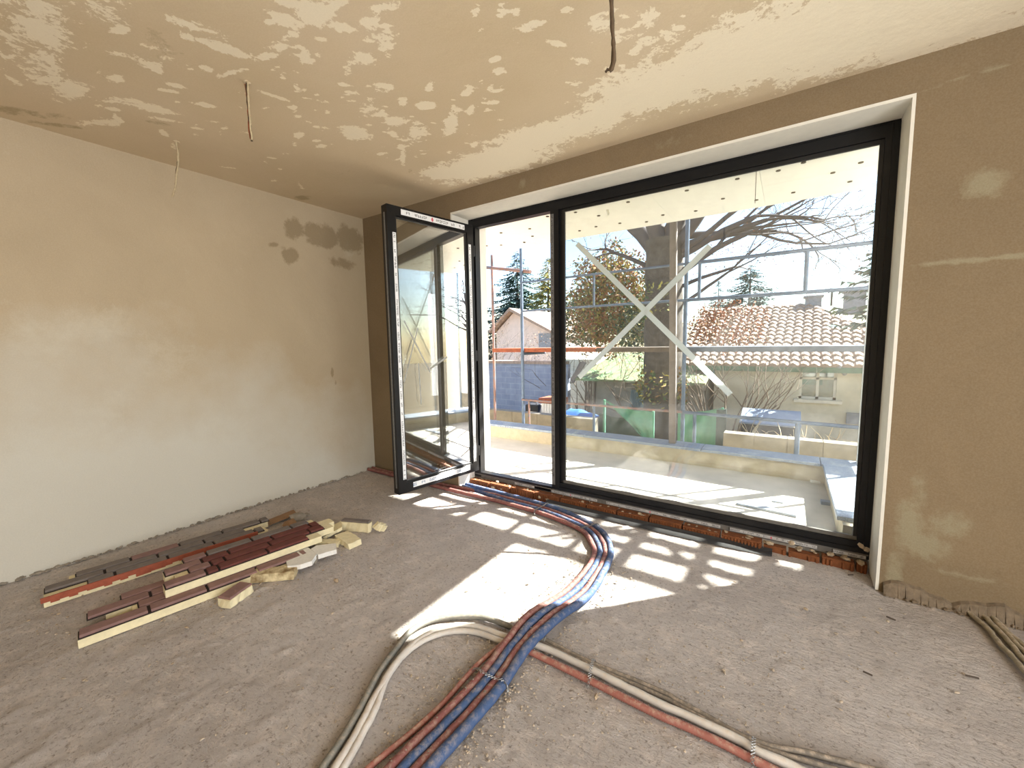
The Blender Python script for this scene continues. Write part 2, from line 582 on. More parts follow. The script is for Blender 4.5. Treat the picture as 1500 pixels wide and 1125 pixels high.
def fnoise(nx, ny, cells, octaves=5, gain=0.55, seed=0):
    """fractal value noise on an nx by ny array"""
    r = np.random.default_rng(seed)
    out = np.zeros((nx, ny))
    amp, tot = 1.0, 0.0
    cx, cy = cells
    for o in range(octaves):
        g = r.random((int(cx) + 3, int(cy) + 3))
        xs = np.linspace(0, cx, nx)
        ys = np.linspace(0, cy, ny)
        xi, yi = xs.astype(int), ys.astype(int)
        fx, fy = xs - xi, ys - yi
        fx, fy = (fx * fx * (3 - 2 * fx))[:, None], (fy * fy * (3 - 2 * fy))[None, :]
        a = g[np.ix_(xi, yi)]; b = g[np.ix_(xi + 1, yi)]; c = g[np.ix_(xi, yi + 1)]; d = g[np.ix_(xi + 1, yi + 1)]
        out += amp * ((a * (1 - fx) + b * fx) * (1 - fy) + (c * (1 - fx) + d * fx) * fy)
        tot += amp
        amp *= gain
        cx, cy = cx * 2, cy * 2
    return out / tot


def blobs(X, Y, lst):
    """soft ellipses: (x, y, rx, ry, angle, strength)"""
    out = np.zeros_like(X)
    for (cx, cy, rx, ry, a, s) in lst:
        dx, dy = X - cx, Y - cy
        u = (dx * math.cos(a) + dy * math.sin(a)) / rx
        v = (-dx * math.sin(a) + dy * math.cos(a)) / ry
        out = np.maximum(out, s * np.clip(1.25 - np.sqrt(u * u + v * v), 0, 1))
    return out


def add_attr(me, name, vals):
    a = me.attributes.new(name, 'FLOAT', 'POINT')
    full = np.zeros(len(me.vertices), dtype=np.float32)
    full[:len(vals)] = vals
    a.data.foreach_set('value', full)


def grid_faces(nx, ny, keep=None):
    F = []
    for i in range(nx - 1):
        for j in range(ny - 1):
            if keep is None or keep[i, j]:
                F.append((i * ny + j, (i + 1) * ny + j, (i + 1) * ny + j + 1, i * ny + j + 1))
    return F


H = 2.8
XR, D, ZF = 4.395, 0.235, 2.612     # right edge of the opening, recess of the frame, top of the opening
XL = 1.30                            # left edge of the opening
RX, RY = 6.5, -6.0

# ================================================================== the room
# floor: rough screed, finely cut where the photograph looks
xs = np.concatenate([np.linspace(-0.02, 5.4, 400), np.linspace(5.5, RX + 0.02, 12)])
ys = np.concatenate([np.linspace(RY - 0.02, -3.1, 20), np.linspace(-3.05, 0.24, 250)])
nx, ny = len(xs), len(ys)
zz = (fnoise(nx, ny, (30, 16), 5, 0.6, 3) - 0.5) * 0.016 + (fnoise(nx, ny, (5, 4), 2, 0.5, 4) - 0.5) * 0.012
chips = fnoise(nx, ny, (90, 60), 3, 0.6, 9)
zz += np.clip(chips - 0.62, 0, 1) * 0.03
zz -= zz.max() * 0.5
mb = MB()
mb.add([(xs[i], ys[j], zz[i, j]) for i in range(nx) for j in range(ny)], grid_faces(nx, ny), 0, True)
mb.box(-0.3, RX + 0.3, RY - 0.3, 0.24, -0.4, -0.03)
floor = tag(mb.build('floor', M['floor']), 'rough grey beige screed floor strewn with grit', 'floor', kind='structure')


def wall_sheet(name, label, mat, us, vs, to3d, hole, light, damp, extra, kind='structure', cat='wall'):
    nu, nv = len(us), len(vs)
    keep = np.ones((nu - 1, nv - 1), bool)
    if hole:
        for i in range(nu - 1):
            for j in range(nv - 1):
                um, vm = (us[i] + us[i + 1]) / 2, (vs[j] + vs[j + 1]) / 2
                if hole[0] < um < hole[1] and vm < hole[2]:
                    keep[i, j] = False
    U, V = np.meshgrid(us, vs, indexing='ij')
    b = MB()
    b.add([to3d(U[i, j], V[i, j]) for i in range(nu) for j in range(nv)], grid_faces(nu, nv, keep), 0, True)
    n0 = nu * nv
    extra(b)
    ob = b.build(name, mat)
    add_attr(ob.data, 'light', blobs(U, V, light).ravel())
    add_attr(ob.data, 'damp', blobs(U, V, damp).ravel())
    if name == 'wall_left':      # light on the lower wall painted in, paler and greyer
        add_attr(ob.data, 'lit_tone', np.clip(1.15 - V / 1.6 + 0.12 * np.sin(U * 2.1) - np.clip(U + 1.0, 0, 1) * .35, 0, 1).ravel())
    return tag(ob, label, cat, kind=kind)


def px(lst, axis, val, ia, ib):
    out = []
    for (u, v, rx, ry, a, s) in lst:
        p = at(u, v, axis, val)
        out.append((p[ia], p[ib], rx, ry, a, s))
    return out


# left wall (x = 0)
damp_l = px([(430, 335, .17, .17, 0, .8), (470, 345, .30, .20, .1, .85), (515, 350, .30, .24, 0, .8), (425, 375, .14, .14, 0, .75), (500, 385, .3, .12, 0, .6),
             (400, 358, .12, .05, .3, .6), (487, 545, .03, .08, 0, .8), (492, 560, .03, .05, 0, .7), (345, 560, .05, .015, 0, .6), (205, 165, .3, .05, 0, .5)], 0, 0.0, 1, 2)
light_l = px([(60, 500, .35, .3, 0, .42), (120, 480, .3, .2, 0, .45), (40, 700, .5, .5, 0, .5), (150, 620, .5, .35, 0, .45), (250, 520, .25, .3, 0, .4),
              (470, 640, .4, .25, 0, .4), (330, 640, .4, .3, 0, .4), (510, 370, .1, .2, 0, .4)], 0, 0.0, 1, 2)
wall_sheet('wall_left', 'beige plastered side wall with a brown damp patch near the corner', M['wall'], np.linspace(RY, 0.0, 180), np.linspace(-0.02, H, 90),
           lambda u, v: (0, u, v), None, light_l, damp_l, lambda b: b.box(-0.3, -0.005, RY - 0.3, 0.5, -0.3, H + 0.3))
# window wall (y = 0)
damp_w = px([(1480, 250, .2, .3, 0, .45), (1300, 60, .4, .1, 0, .4), (1440, 830, .3, .08, 0, .5), (1460, 700, .2, .3, 0, .4), (545, 650, .1, .3, 0, .6)], 1, 0.0, 0, 2)
light_w = px([(1360, 800, .14, .1, 0, .8), (1390, 770, .14, .12, .3, .7), (1330, 770, .08, .2, 0, .75), (1345, 720, .06, .2, 0, .6), (1420, 845, .2, .03, 0, .6), (1440, 270, .14, .1, 0, .6),
              (1420, 381, .22, .012, .02, .8), (1480, 375, .2, .012, .02, .8), (1390, 120, .2, .015, .15, .75), (1460, 100, .2, .012, .1, .7), (765, 268, .06, .05, 0, .75),
              (1440, 920, .1, .02, 0, .5), (1310, 840, .05, .2, 0, .6), (980, 210, .2, .06, .1, .5)], 1, 0.0, 0, 2)


def win_extra(b):
    # masonry behind the plaster: left pier, right pier, lintel, then the insulation layer outside
    b.box(-0.3, XL - 0.012, 0.004, D + 0.07, -0.4, H + 0.3)
    b.box(XR + 0.012, RX + 0.3, 0.004, D + 0.07, -0.4, H + 0.3)
    b.box(XL - 0.02, XR + 0.02, 0.004, D + 0.07, ZF + 0.012, H + 0.3)


uw = np.concatenate([np.linspace(-0.0, XL, 40), np.linspace(XL, XR, 120)[1:], np.linspace(XR, RX, 70)[1:]])
vw = np.concatenate([np.linspace(-0.02, ZF, 90), np.linspace(ZF, H, 12)[1:]])
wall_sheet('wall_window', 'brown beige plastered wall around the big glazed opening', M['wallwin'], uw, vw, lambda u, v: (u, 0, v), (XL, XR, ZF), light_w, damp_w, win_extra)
# white plastered reveals of the opening
b = MB()
b.box(XL - 0.014, XR + 0.014, -0.002, D, ZF, ZF + 0.016)
tag(b.build('trim_1', M['reveal']), 'white plastered head of the window recess', 'trim', kind='structure')
b = MB()
b.box(XR, XR + 0.014, -0.003, D, 0.0, ZF)
tag(b.build('trim_2', M['reveal']), 'white plastered reveal beside the large fixed pane', 'trim', kind='structure')
b = MB()
b.box(XL - 0.014, XL, -0.003, D, 0.0, ZF)
tag(b.build('trim_3', M['reveal']), 'white plastered reveal behind the open glazed door', 'trim', kind='structure')
# ceiling
light_c = px([(520, 195, .13, .11, 0, .95), (580, 178, .10, .07, 0, .9), (625, 155, .08, .06, 0, .9), (660, 180, .22, .06, -.7, .9), (415, 30, .05, .05, 0, .95), (455, 25, .12, .07, 0, .95),
              (430, 50, .03, .03, 0, .95), (540, 34, .08, .05, .2, .8), (566, 38, .06, .02, .6, .9), (535, 86, .08, .07, 0, .85), (325, 70, .20, .05, 1.2, .85), (283, 38, .14, .05, 1.2, .8),
              (440, 272, .12, .02, -.7, .8), (590, 230, .2, .025, -.7, .9), (725, 87, .05, .03, 0, .9), (730, 104, .05, .04, 0, .9), (400, 265, .05, .03, 0, .7), (335, 108, .1, .025, .2, .95), (400, 140, .12, .025, 1.3, .95),
              (445, 10, .1, .04, 0, .7), (490, 10, .2, .05, 0, .65), (560, 60, .1, .1, 0, .65), (880, 40, .1, .06, 0, .8), (950, 25, .05, .1, 0, .7), (960, 60, .08, .06, 0, .65),
              (30, 25, .5, .25, 0, .6), (60, 100, .4, .15, 0, .55), (100, 130, .25, .12, 0, .55), (70, 110, .3, .1, 0, .55), (190, 150, .3, .08, .9, .6), (230, 160, .25, .06, 1.0, .65), (150, 20, .3, .15, 0, .45),
              (240, 175, .16, .03, 1.0, .7), (290, 188, .07, .03, .9, .9), (195, 85, .12, .05, 1.0, .6), (225, 70, .12, .04, 1.0, .6), (330, 245, .12, .03, .9, .6), (140, 180, .25, .08, .5, .55),
              (480, 165, .05, .03, -.7, .7), (610, 195, .2, .1, -.6, .62), (540, 160, .15, .08, -.5, .6), (690, 160, .1, .03, -.7, .8), (790, 30, .2, .03, .3, .5),
              (720, 240, .75, .30, .0, 1.0), (780, 205, .5, .22, .0, 1.0), (650, 255, .25, .22, 0, .9), (860, 180, .5, .22, 0, .9), (960, 130, .6, .34, 0, .9), (1100, 80, .7, .42, 0, 1.0), (1250, 40, .6, .5, 0, 1.0), (1400, 20, .5, .5, 0, .9)], 2, H, 0, 1)  # this row: pale strip by the window, partly terrace bounce painted in
for (u0, u1, v0, v1, n_, sz) in ((430, 740, 120, 235, 95, .045), (390, 580, 0, 110, 45, .05), (690, 960, 10, 130, 40, .04), (840, 960, 20, 150, 30, .05), (0, 330, 0, 200, 22, .06), (200, 440, 60, 270, 34, .04), (560, 720, 150, 260, 40, .025), (900, 1000, 0, 60, 14, .03)):
    for i in range(n_):
        r_ = sz * random.uniform(.35, 1.0)
        light_c += px([(random.uniform(u0, u1), random.uniform(v0, v1), r_ * random.uniform(1, 2.2), r_ * .7, random.choice((.3, .9, -.6)), random.uniform(.5, .95))], 2, H, 0, 1)
damp_c = px([(40, 165, .5, .10, .9, .6), (100, 185, .3, .06, .9, .6), (230, 180, .16, .07, .9, .6), (440, 290, .25, .12, .2, .5), (500, 255, .3, .1, 0, .45), (250, 70, .4, .2, 0, .4), (150, 110, .3, .1, 0, .45), (600, 250, .1, .04, -.6, .6)], 2, H, 0, 1)
cxs, cys = np.concatenate([np.linspace(0, 4.6, 230), np.linspace(4.65, RX, 30)]), np.concatenate([np.linspace(RY, -2.6, 20), np.linspace(-2.55, 0, 130)])
wall_sheet('ceiling', 'beige plastered ceiling with pale ragged drying patches and painted light along the window', M['ceil'], cxs, cys, lambda u, v: (u, v, H), None, light_c, damp_c,
           lambda b: b.box(-0.3, RX + 0.3, RY - 0.3, 0.3, H + 0.004, H + 0.3), cat='ceiling')


def rear_walls():
    b = MB()
    b.box(RX, RX + 0.3, RY, 0.3, 0, H)
    o = b.build('wall_right', M['wall']); tag(o, 'plastered wall beside the camera', 'wall', kind='structure')
    b = MB()
    b.box(0, RX, RY - 0.3, RY, 0, H)
    o = b.build('wall_back', M['wall']); tag(o, 'plastered wall behind the camera', 'wall', kind='structure')


rear_walls()

# crumbly foot of the plaster
def crumbs(name, label, path, n, rmin, rmax, mat, spread, zbase=0.0):
    b = MB()
    for i in range(n):
        t = random.random() * (len(path) - 1)
        k = min(int(t), len(path) - 2)
        p = Vector(path[k]).lerp(Vector(path[k + 1]), t - k)
        r = rmin + (rmax - rmin) * random.random() ** 2.5
        b.stone((p.x + random.uniform(-spread, spread), p.y + random.uniform(-spread, spread), zbase + r * 0.3 + p.z), r, 0.6)
    return tag(b.build(name, mat), label, 'rubble', kind='stuff')


crumbs('plaster_crumbs', 'grey plaster crumbs along the foot of the side wall', [(0.012, -3.0, 0), (0.012, -0.02, 0)], 260, 0.006, 0.02, M['stone'], 0.008)
crumbs('mortar_crumbs', 'broken plaster crumbs at the foot of the wall right of the window', [(4.42, -0.03, 0), (5.4, -0.03, 0)], 140, 0.004, 0.022, M['mortar_dark'], 0.03)
# ragged plaster foot right of the window
b = MB()
top, bot = [], []
for i in range(40):
    x = XR + 0.03 + i * 0.03
    top.append((x, -0.012, 0.05 + 0.03 * math.sin(i * 0.55) * random.uniform(0.5, 1) + random.uniform(-0.008, 0.008)))
for i in range(39):
    x0, x1 = top[i][0], top[i + 1][0]
    b.add([(x0, -0.045 - random.random() * .01, -0.01), (x1, -0.045, -0.01), (x1, -0.02, top[i + 1][2]), (x0, -0.02, top[i][2]), (x1, 0.002, top[i + 1][2] + .01), (x0, 0.002, top[i][2] + .01)],
          [(0, 1, 2, 3), (3, 2, 4, 5)])
tag(b.build('baseboard_right', M['mortar_dark']), 'broken strip of unplastered masonry at the wall foot', 'baseboard', kind='structure')

# ================================================================== window
win = thing('window_1', (2.85, D, 0.06), 'wide anthracite window frame with a fixed pane and door opening', 'window', kind='structure')
Y0, Y1 = D, D + 0.07
XM0, XM1 = 2.205, 2.312
b = MB(); b.box(XL, XR, Y0, Y1, 2.53, ZF); b.box(XL + .06, XR - .02, Y0 - .006, Y0, 2.60, ZF - .004); b.build('frame_head', M['alu'], win)
b = MB(); b.box(XR - .062, XR, Y0, Y1, 0.062, 2.53); b.box(XR - .03, XR, Y0 - .006, Y0, .1, 2.6); b.build('frame_jamb', M['alu'], win)
b = MB(); b.box(XL, XL + .082, Y0, Y1, 0.062, 2.53); b.build('frame_jamb', M['alu'], win)
b = MB(); b.box(XM0, XM1 - .03, Y0 - .004, Y1, .10, 2.53); b.box(XM1 - .03, XM1, Y0 + .02, Y1, .17, 2.53); b.build('mullion', M['alu'], win)
b = MB(); b.box(XM1 - .03, XR - .06, Y0, Y1, .094, .165); b.box(XM1 - .03, XR - .06, Y0 - .008, Y0, .096, .125); b.build('frame_sill', M['alu'], win)
b = MB(); b.box(XL + .08, XM0, Y0, Y1, .094, .112); b.build('threshold', M['alu'], win)
b = MB(); b.box(XL, XR - .004, Y0 + .004, Y1, .05, .094); b.box(XL, XR - .004, Y0 - .004, Y0 + .004, .086, .094); b.build('base_profile', M['profile'], win)
for (x0, x1, z0, z1) in ((XM1, XR - .062, .165, .19), (XM1, XR - .062, 2.505, 2.53), (XM1, XM1 + .02, .19, 2.505), (XR - .082, XR - .062, .19, 2.505)):
    b = MB(); b.box(x0, x1, Y0 + .016, Y0 + .034, z0, z1); b.build('glazing_bead', M['profile' if z1 < .2 else 'alu_in'], win)  # highlight along the lower bead painted as a paler grey
for y in (Y0 + .036, Y0 + .058):
    b = MB(); b.add([(XM1, y, .166), (XR - .06, y, .166), (XR - .06, y, 2.53), (XM1, y, 2.53)], [(0, 1, 2, 3)])
    pane = b.build('pane', M['glass'], win)
# white tape cross on the outer pane
yt = Y0 + .0595
for (p, q) in (((845, 357), (1070, 578)), ((848, 553), (1040, 360))):
    A, B = at(*p, 1, yt), at(*q, 1, yt)
    dv = (B - A).normalized(); sd2 = Vector((-dv.z, 0, dv.x)) * 0.021
    b = MB(); b.add([A - sd2, B - sd2, B + sd2, A + sd2], [(0, 1, 2, 3)])
    b.build('tape_strip', M['tape'], pane)


def glyphs(b, P0, du, dv, length, height, n0, seedv, mi=0):
    """illegible print: short dark strokes laid on a strip (P0 corner, unit vectors du along, dv across, n0 normal)"""
    r = random.Random(seedv)
    t = 0.0
    P0, du, dv, n0 = Vector(P0), Vector(du), Vector(dv), Vector(n0)
    off = n0 * 0.0012
    def q(a0, a1, c0, c1):
        b.add([P0 + off + du * a0 + dv * c0, P0 + off + du * a1 + dv * c0, P0 + off + du * a1 + dv * c1, P0 + off + du * a0 + dv * c1], [(0, 1, 2, 3)], mi)
    h = height
    while t < length - h * 0.8:
        if r.random() < 0.2:
            t += h * r.uniform(0.8, 2.2); continue
        w = h * r.uniform(0.45, 0.62); s = h * 0.13
        k = r.randrange(6)
        if k in (0, 1, 3): q(t, t + s, .12 * h, .88 * h)
        if k in (0, 2, 4): q(t + w - s, t + w, .12 * h, .88 * h)
        if k in (0, 1, 4, 5): q(t, t + w, .75 * h, .88 * h)
        if k in (0, 2, 3, 5): q(t, t + w, .12 * h, .25 * h)
        if k in (1, 2, 3, 4): q(t, t + w, .44 * h, .56 * h)
        if k == 5: q(t + w / 2 - s / 2, t + w / 2 + s / 2, .12 * h, .88 * h)
        t += w + h * 0.16


def film(parent, P0, du, dv, length, width, n0, seedv, ink='ink', drop=None, mat='film'):
    P0, du, dv, n0 = Vector(P0), Vector(du), Vector(dv), Vector(n0)
    b = MB()
    b.prism([P0, P0 + du * length, P0 + du * length + dv * width, P0 + dv * width], n0 * 0.0008)
    f = b.build('film_strip', M[mat], parent)
    b = MB()
    glyphs(b, P0 + dv * width * 0.18, du, dv, length * (drop - .06 if drop else 1), width * 0.62, n0, seedv)
    if drop:
        glyphs(b, P0 + dv * width * 0.18 + du * length * (drop + .06), du, dv, length * (1 - drop - .06), width * 0.62, n0, seedv + 5)
    b.build('print', M[ink], f)
    if drop:
        b = MB()
        c = P0 + du * length * drop + dv * width * 0.5 + n0 * 0.0016
        r = width * 0.42
        ring = [c + (du * math.cos(a) * r * .62 * (1 - 0.45 * max(0, math.sin(a))) + dv * (math.sin(a) * r)) for a in [i * math.pi / 6 for i in range(12)]]
        b.add(ring, [tuple(range(12))])
        b.build('drop_emblem', M['inkred'], f)
    return f


ym = Y0 - .0052
film(win, (XL + .5, ym, .064), (1, 0, 0), (0, 0, 1), .40, .021, (0, -1, 0), 1, mat='film_dull')
film(win, (2.02, ym, .064), (1, 0, 0), (0, 0, 1), .62, .021, (0, -1, 0), 2, drop=.6, mat='film_dull')
film(win, (2.72, ym, .064), (1, 0, 0), (0, 0, 1), .86, .021, (0, -1, 0), 3, drop=.42, mat='film_dull')
film(win, (3.64, ym, .064), (1, 0, 0), (0, 0, 1), .50, .021, (0, -1, 0), 4, drop=.5, mat='film_dull')
film(win, (4.22, ym, .064), (1, 0, 0), (0, 0, 1), .16, .021, (0, -1, 0), 6, mat='film_dull')
film(win, (XM0 + .004, Y0 - .006, .14), (0, 0, 1), (1, 0, 0), 2.36, .03, (0, -1, 0), 7, mat='film_grey')

# open glazed door, swung into the room
P0 = Vector((1.402, 0.18, 0)); P1 = Vector((1.250, -0.71, 0))
dd = (P1 - P0).normalized(); dn = Vector((dd.y, -dd.x, 0))
if dn.x > 0:
    dn = -dn                                      # towards the wall side
LW = (P1 - P0).length; TH = 0.078; ZB, ZT = 0.152, 2.535
door = thing('door_1', (P0.x, P0.y, ZB), 'open anthracite glazed door swung into the room', 'door', kind='structure')


def dbox(a0, a1, n0, n1, z0, z1, name, mat, parent=None):
    c = P0 + dd * (a0 + a1) / 2 + dn * (n0 + n1) / 2 + Vector((0, 0, (z0 + z1) / 2))
    b = MB(); b.obox(c, dd * (a1 - a0) / 2, dn * (n1 - n0) / 2, (0, 0, (z1 - z0) / 2), 0, 0.003)
    return b.build(name, mat, parent or door)


dbox(LW - .075, LW, 0, TH, ZB, ZT, 'stile', M['alu'])
dbox(0, .075, 0, TH, ZB, ZT, 'stile', M['alu'])
dbox(.075, LW - .075, 0, TH, ZT - .078, ZT, 'rail', M['alu'])
dbox(.075, LW - .075, 0, TH, ZB, ZB + .085, 'rail', M['alu'])
for (a0, a1, z0, z1) in ((.075, .09, ZB + .085, ZT - .078), (LW - .09, LW - .075, ZB + .085, ZT - .078), (.09, LW - .09, ZB + .085, ZB + .1), (.09, LW - .09, ZT - .093, ZT - .078)):
    dbox(a0, a1, .01, .03, z0, z1, 'glazing_bead', M['alu_in'])
for nn in (.022, .05):
    A = P0 + dd * .075 + dn * nn; B = P0 + dd * (LW - .075) + dn * nn
    b = MB(); b.add([A + Vector((0, 0, ZB + .085)), B + Vector((0, 0, ZB + .085)), B + Vector((0, 0, ZT - .078)), A + Vector((0, 0, ZT - .078))], [(0, 1, 2, 3)])
    dpane = b.build('pane', M['glass_door'], door)
for z in (.35, 1.3, 2.3):
    A = P0 + dn * .01 - dd * .012
    b = MB(); b.tube([A + Vector((0, 0, z - .05)), A + Vector((0, 0, z + .05))], .012, 10); b.build('hinge', M['alu_in'], door)
dbox(LW, LW + .003, .028, .046, ZB + .05, ZT - .06, 'lock_plate', M['steel'])
b = MB()
hc = P0 + dd * (LW - .04) + dn * TH
b.tube([hc + Vector((0, 0, 1.2)), hc + dn * .05 + Vector((0, 0, 1.2))], .01, 8)
b.tube([hc + dn * .05 + Vector((0, 0, 1.2)), hc + dn * .052 - dd * .0 + Vector((0, 0, 1.33))], .011, 8)
b.build('handle', M['alu_in'], door)
nf = -dn
film(door, P0 + dd * (LW - .13) + nf * .0005 + Vector((0, 0, ZT - .062)), -dd, (0, 0, 1), LW * .74, .044, nf, 21, drop=.46)
film(door, P0 + dd * (LW - .14) + nf * .0005 + Vector((0, 0, ZB + .03)), -dd, (0, 0, 1), LW * .72, .046, nf, 22, ink='inkblue')
film(door, P0 + dd * (LW - .045) + nf * .0005 + Vector((0, 0, ZB + .12)), (0, 0, 1), -dd, 2.05, .03, nf, 23)
film(door, P0 + dd * .062 + nf * .0005 + Vector((0, 0, ZB + .1)), (0, 0, 1), -dd, 2.1, .03, nf, 24)
# scratches on the door glass, with the reflected tape cross painted in
for (p, q, w) in (((592, 470), (630, 545), .006), ((630, 540), (655, 523), .009), ((592, 560), (612, 480), .005), ((613, 532), (617, 592), .005)):
    def on(pt):
        # intersection of the view ray with the door glass plane
        d = FW + RT * ((pt[0] - 750) / FPX) - UP * ((pt[1] - 562.5) / FPX)
        o = P0 + dn * .021
        t = (o - CAM).dot(dn) / d.dot(dn)
        return CAM + d * t
    A, B = on(p), on(q)
    t = (B - A).normalized(); s2 = t.cross(dn) * w
    b = MB(); b.add([A - s2, B - s2, B + s2, A + s2], [(0, 1, 2, 3)])
    b.build('reflection_streak', M['tape'], dpane)

# ------------------------------------------------------------------ clay blocks under the frame
sill = thing('brick_sill', (2.85, 0.15, 0), 'row of ribbed orange clay blocks under the window frame', 'bricks', kind='structure')
xb = XL + 0.01
k = 0
while xb < XR - 0.05:
    wb = random.choice((0.24, 0.25, 0.26)) if xb < 3.7 else random.uniform(0.1, 0.18)
    x1 = min(xb + wb, XR - 0.005)
    broken = xb > 3.65
    y0 = 0.15 + random.uniform(-.008, .006) + (0.012 if broken else 0) + max(0, xb - 3.3) * .012
    zt = 0.058 + random.uniform(-.006, .004) - (random.uniform(0.0, .02) if broken else 0)
    b = MB()
    b.box(xb, x1 - .008, y0 + .008, D - .006, -0.02, zt)
    nr = max(3, int((x1 - xb) / 0.02))
    for i in range(nr):                                # ribs of the hollow block
        xr0 = xb + (x1 - xb - .008) * (i + .12) / nr; xr1 = xb + (x1 - xb - .008) * (i + .66) / nr
        if broken and random.random() < .5:
            continue
        b.box(xr0, xr1, y0, y0 + .01, -0.01, zt - .008)
    b.build('brick', M['clay'], sill)
    xb = x1 + .004
    k += 1
b = MB()
for i in range(90):
    x = random.uniform(XL + .02, XR - .03)
    r = random.uniform(.008, .024) * (1.4 if x > 3.7 else 1)
    b.stone((x, .165 + max(0, x - 3.3) * .012 + random.uniform(0.0, .05), .056 + random.uniform(-.01, .003)), r * .8, .45)
for (u, v, r) in ((722, 715, .035), (735, 718, .022), (728, 706, .03), (790, 728, .03), (802, 733, .025), (1270, 805, .03), (1262, 800, .03), (1160, 795, .03)):
    p = at(u, v, 1, .15); b.stone((p.x, p.y, max(.02, p.z)), r * .8, .7)
tag(b.build('mortar_lumps', M['mortar'], sill), kind='stuff')
# black membrane strip on the floor along the blocks
b = MB()
pts = catmull([(2.2, .108, .012), (2.8, .098, .016), (3.3, .10, .018), (3.75, .12, .012), (3.9, .135, .01)], .04)
V = []
for p in pts:
    w = .035
    V += [(p.x, p.y - w, .004), (p.x, p.y - w * .3, p.z + .004), (p.x, p.y + w * .3, p.z - .002), (p.x, p.y + .034, p.z + .016)]
F = []
for i in range(len(pts) - 1):
    for j in range(3):
        F.append((i * 4 + j, (i + 1) * 4 + j, (i + 1) * 4 + j + 1, i * 4 + j + 1))
b.add(V, F, 0, True)
tag(b.build('membrane_strip', M['membrane'], None, (2.2, .07, 0)), 'black rubber membrane strip lying along the clay blocks', 'membrane')

# ================================================================== pipes on the floor
def pipe(name, label, pts, r, mat, corr=False, group=None, cat='pipe', step=.03, n=10, wob=0.0015):
    P = catmull(pts, step)
    if corr:
        fine, acc = [], 0.0
        for a, c in zip(P[:-1], P[1:]):
            m = max(1, int((c - a).length / .0042))
            for k in range(m):
                fine.append(a.lerp(c, k / m))
        P = fine
        R = [r if (i // 1) % 2 else r * .84 for i in range(len(P))]
        n = 9
    else:
        R = [r * (1 + random.uniform(-.05, .05)) for _ in P]
        P = [p + Vector((random.uniform(-wob, wob), random.uniform(-wob, wob), 0)) for p in P]
    b = MB()
    b.tube(P, R, n)
    return tag(b.build(name, mat, None, (pts[0][0], pts[0][1], 0)), label, cat, group)


LP = [(2.893, -2.42), (2.893, -2.158), (2.901, -1.98), (2.911, -1.802), (2.908, -1.676), (2.905, -1.529), (2.908, -1.321), (2.944, -1.016), (2.957, -.748), (2.932, -.54), (2.873, -.415),
      (2.74, -.26), (2.572, -.19), (2.257, -.128), (1.829, -.108), (1.421, -.115), (.9, -.12), (.387, -.115), (.03, -.115)]
RP = [(2.99, -2.42), (3.002, -2.11), (3.01, -1.945), (3.014, -1.762), (3.011, -1.646), (3.008, -1.484), (3.035, -1.247), (3.071, -.95), (3.055, -.69), (3.021, -.479), (2.95, -.316),
      (2.843, -.185), (2.68, -.09), (2.347, .012), (1.91, .048), (1.45, .035), (.9, -.03), (.387, -.032), (.03, -.032)]
names = [('insulated_pipe', 'inner dusty red foam pipe of the curving bundle, nearest the brick slips', 'red_pipe', .018),
         ('insulated_pipe', 'inner blue foam pipe between the two red pipes of the bundle', 'blue_pipe', .0185),
         ('insulated_pipe', 'second dusty red pipe of the bundle, between the two blue pipes', 'red_pipe', .017),
         ('insulated_pipe', 'outer thick blue foam pipe on the window side of the bundle', 'blue_pipe', .021)]


def lift(y):      # the bundle climbs over the conduits that pass under it
    return .045 * math.exp(-((y + 1.36) / .17) ** 2)


for i, (nm, lb, mt, r) in enumerate(names):
    t = i / 3
    pts = []
    for j, (a, c) in enumerate(zip(LP, RP)):
        x = a[0] * (1 - t) + c[0] * t; y = a[1] * (1 - t) + c[1] * t
        z = r + .001 + (lift(y) if j < 9 else 0)
        if a[0] < 1.3:
            z = r + .001 + (.012 if i % 2 else 0)
        if i % 2 and a[0] < 1.43:
            pts.append((1.32, .02 + .05 * (i > 1), r + .001)); break
        pts.append((x, y, z))
    pipe(nm, lb, pts, r, M[mt], group='insulated pipes of the main bundle')
cr = [at(u, v, 2, .016) for (u, v) in ((500, 1160), (544, 1118), (603, 1069.6), (648, 1028), (679, 993), (703, 968))] + [Vector((2.880, -1.52, 0)), Vector((2.893, -1.38, 0)), Vector((2.915, -1.22, 0)), Vector((2.935, -1.08, 0))]
pipe('corrugated_conduit', 'thin red corrugated conduit strapped to the left edge of the bundle', [(p.x + .004, p.y, .0125 + lift(p.y) * .8) for p in cr], .0115, M['red_corr'], True, cat='conduit')

W2 = lambda l, z: [Vector((at(u, v, 2, z).x, at(u, v, 2, z).y, z)) for (u, v) in l]
pipe('pale_conduit', 'smooth pale conduit arching through the sun patch and under the bundle', W2([(455, 1190), (494, 1122), (520, 1078), (548, 1024), (576, 978), (599, 950), (618, 934.8), (643, 923), (671, 917), (702, 919), (739, 932), (790, 946.5), (856, 976), (960, 1028), (1000, 1045), (1050, 1068), (1090, 1088), (1112, 1102), (1160, 1122), (1230, 1156)], .0155), .0155, M['white_pipe'], cat='conduit')
pipe('pale_conduit', 'second pale conduit, lying along the arching smooth one', [p + Vector((.012, -.036 if i < 6 else -.034, 0)) + Vector((.022 if i < 4 else 0, .02 if i < 4 else 0, 0)) for i, p in enumerate(W2([(455, 1190), (494, 1122), (520, 1078), (548, 1024), (576, 978), (599, 950), (618, 934.8), (643, 923), (671, 917), (702, 919), (739, 932), (785, 947)], .0135))], .0135, M['white_pipe'], cat='conduit')
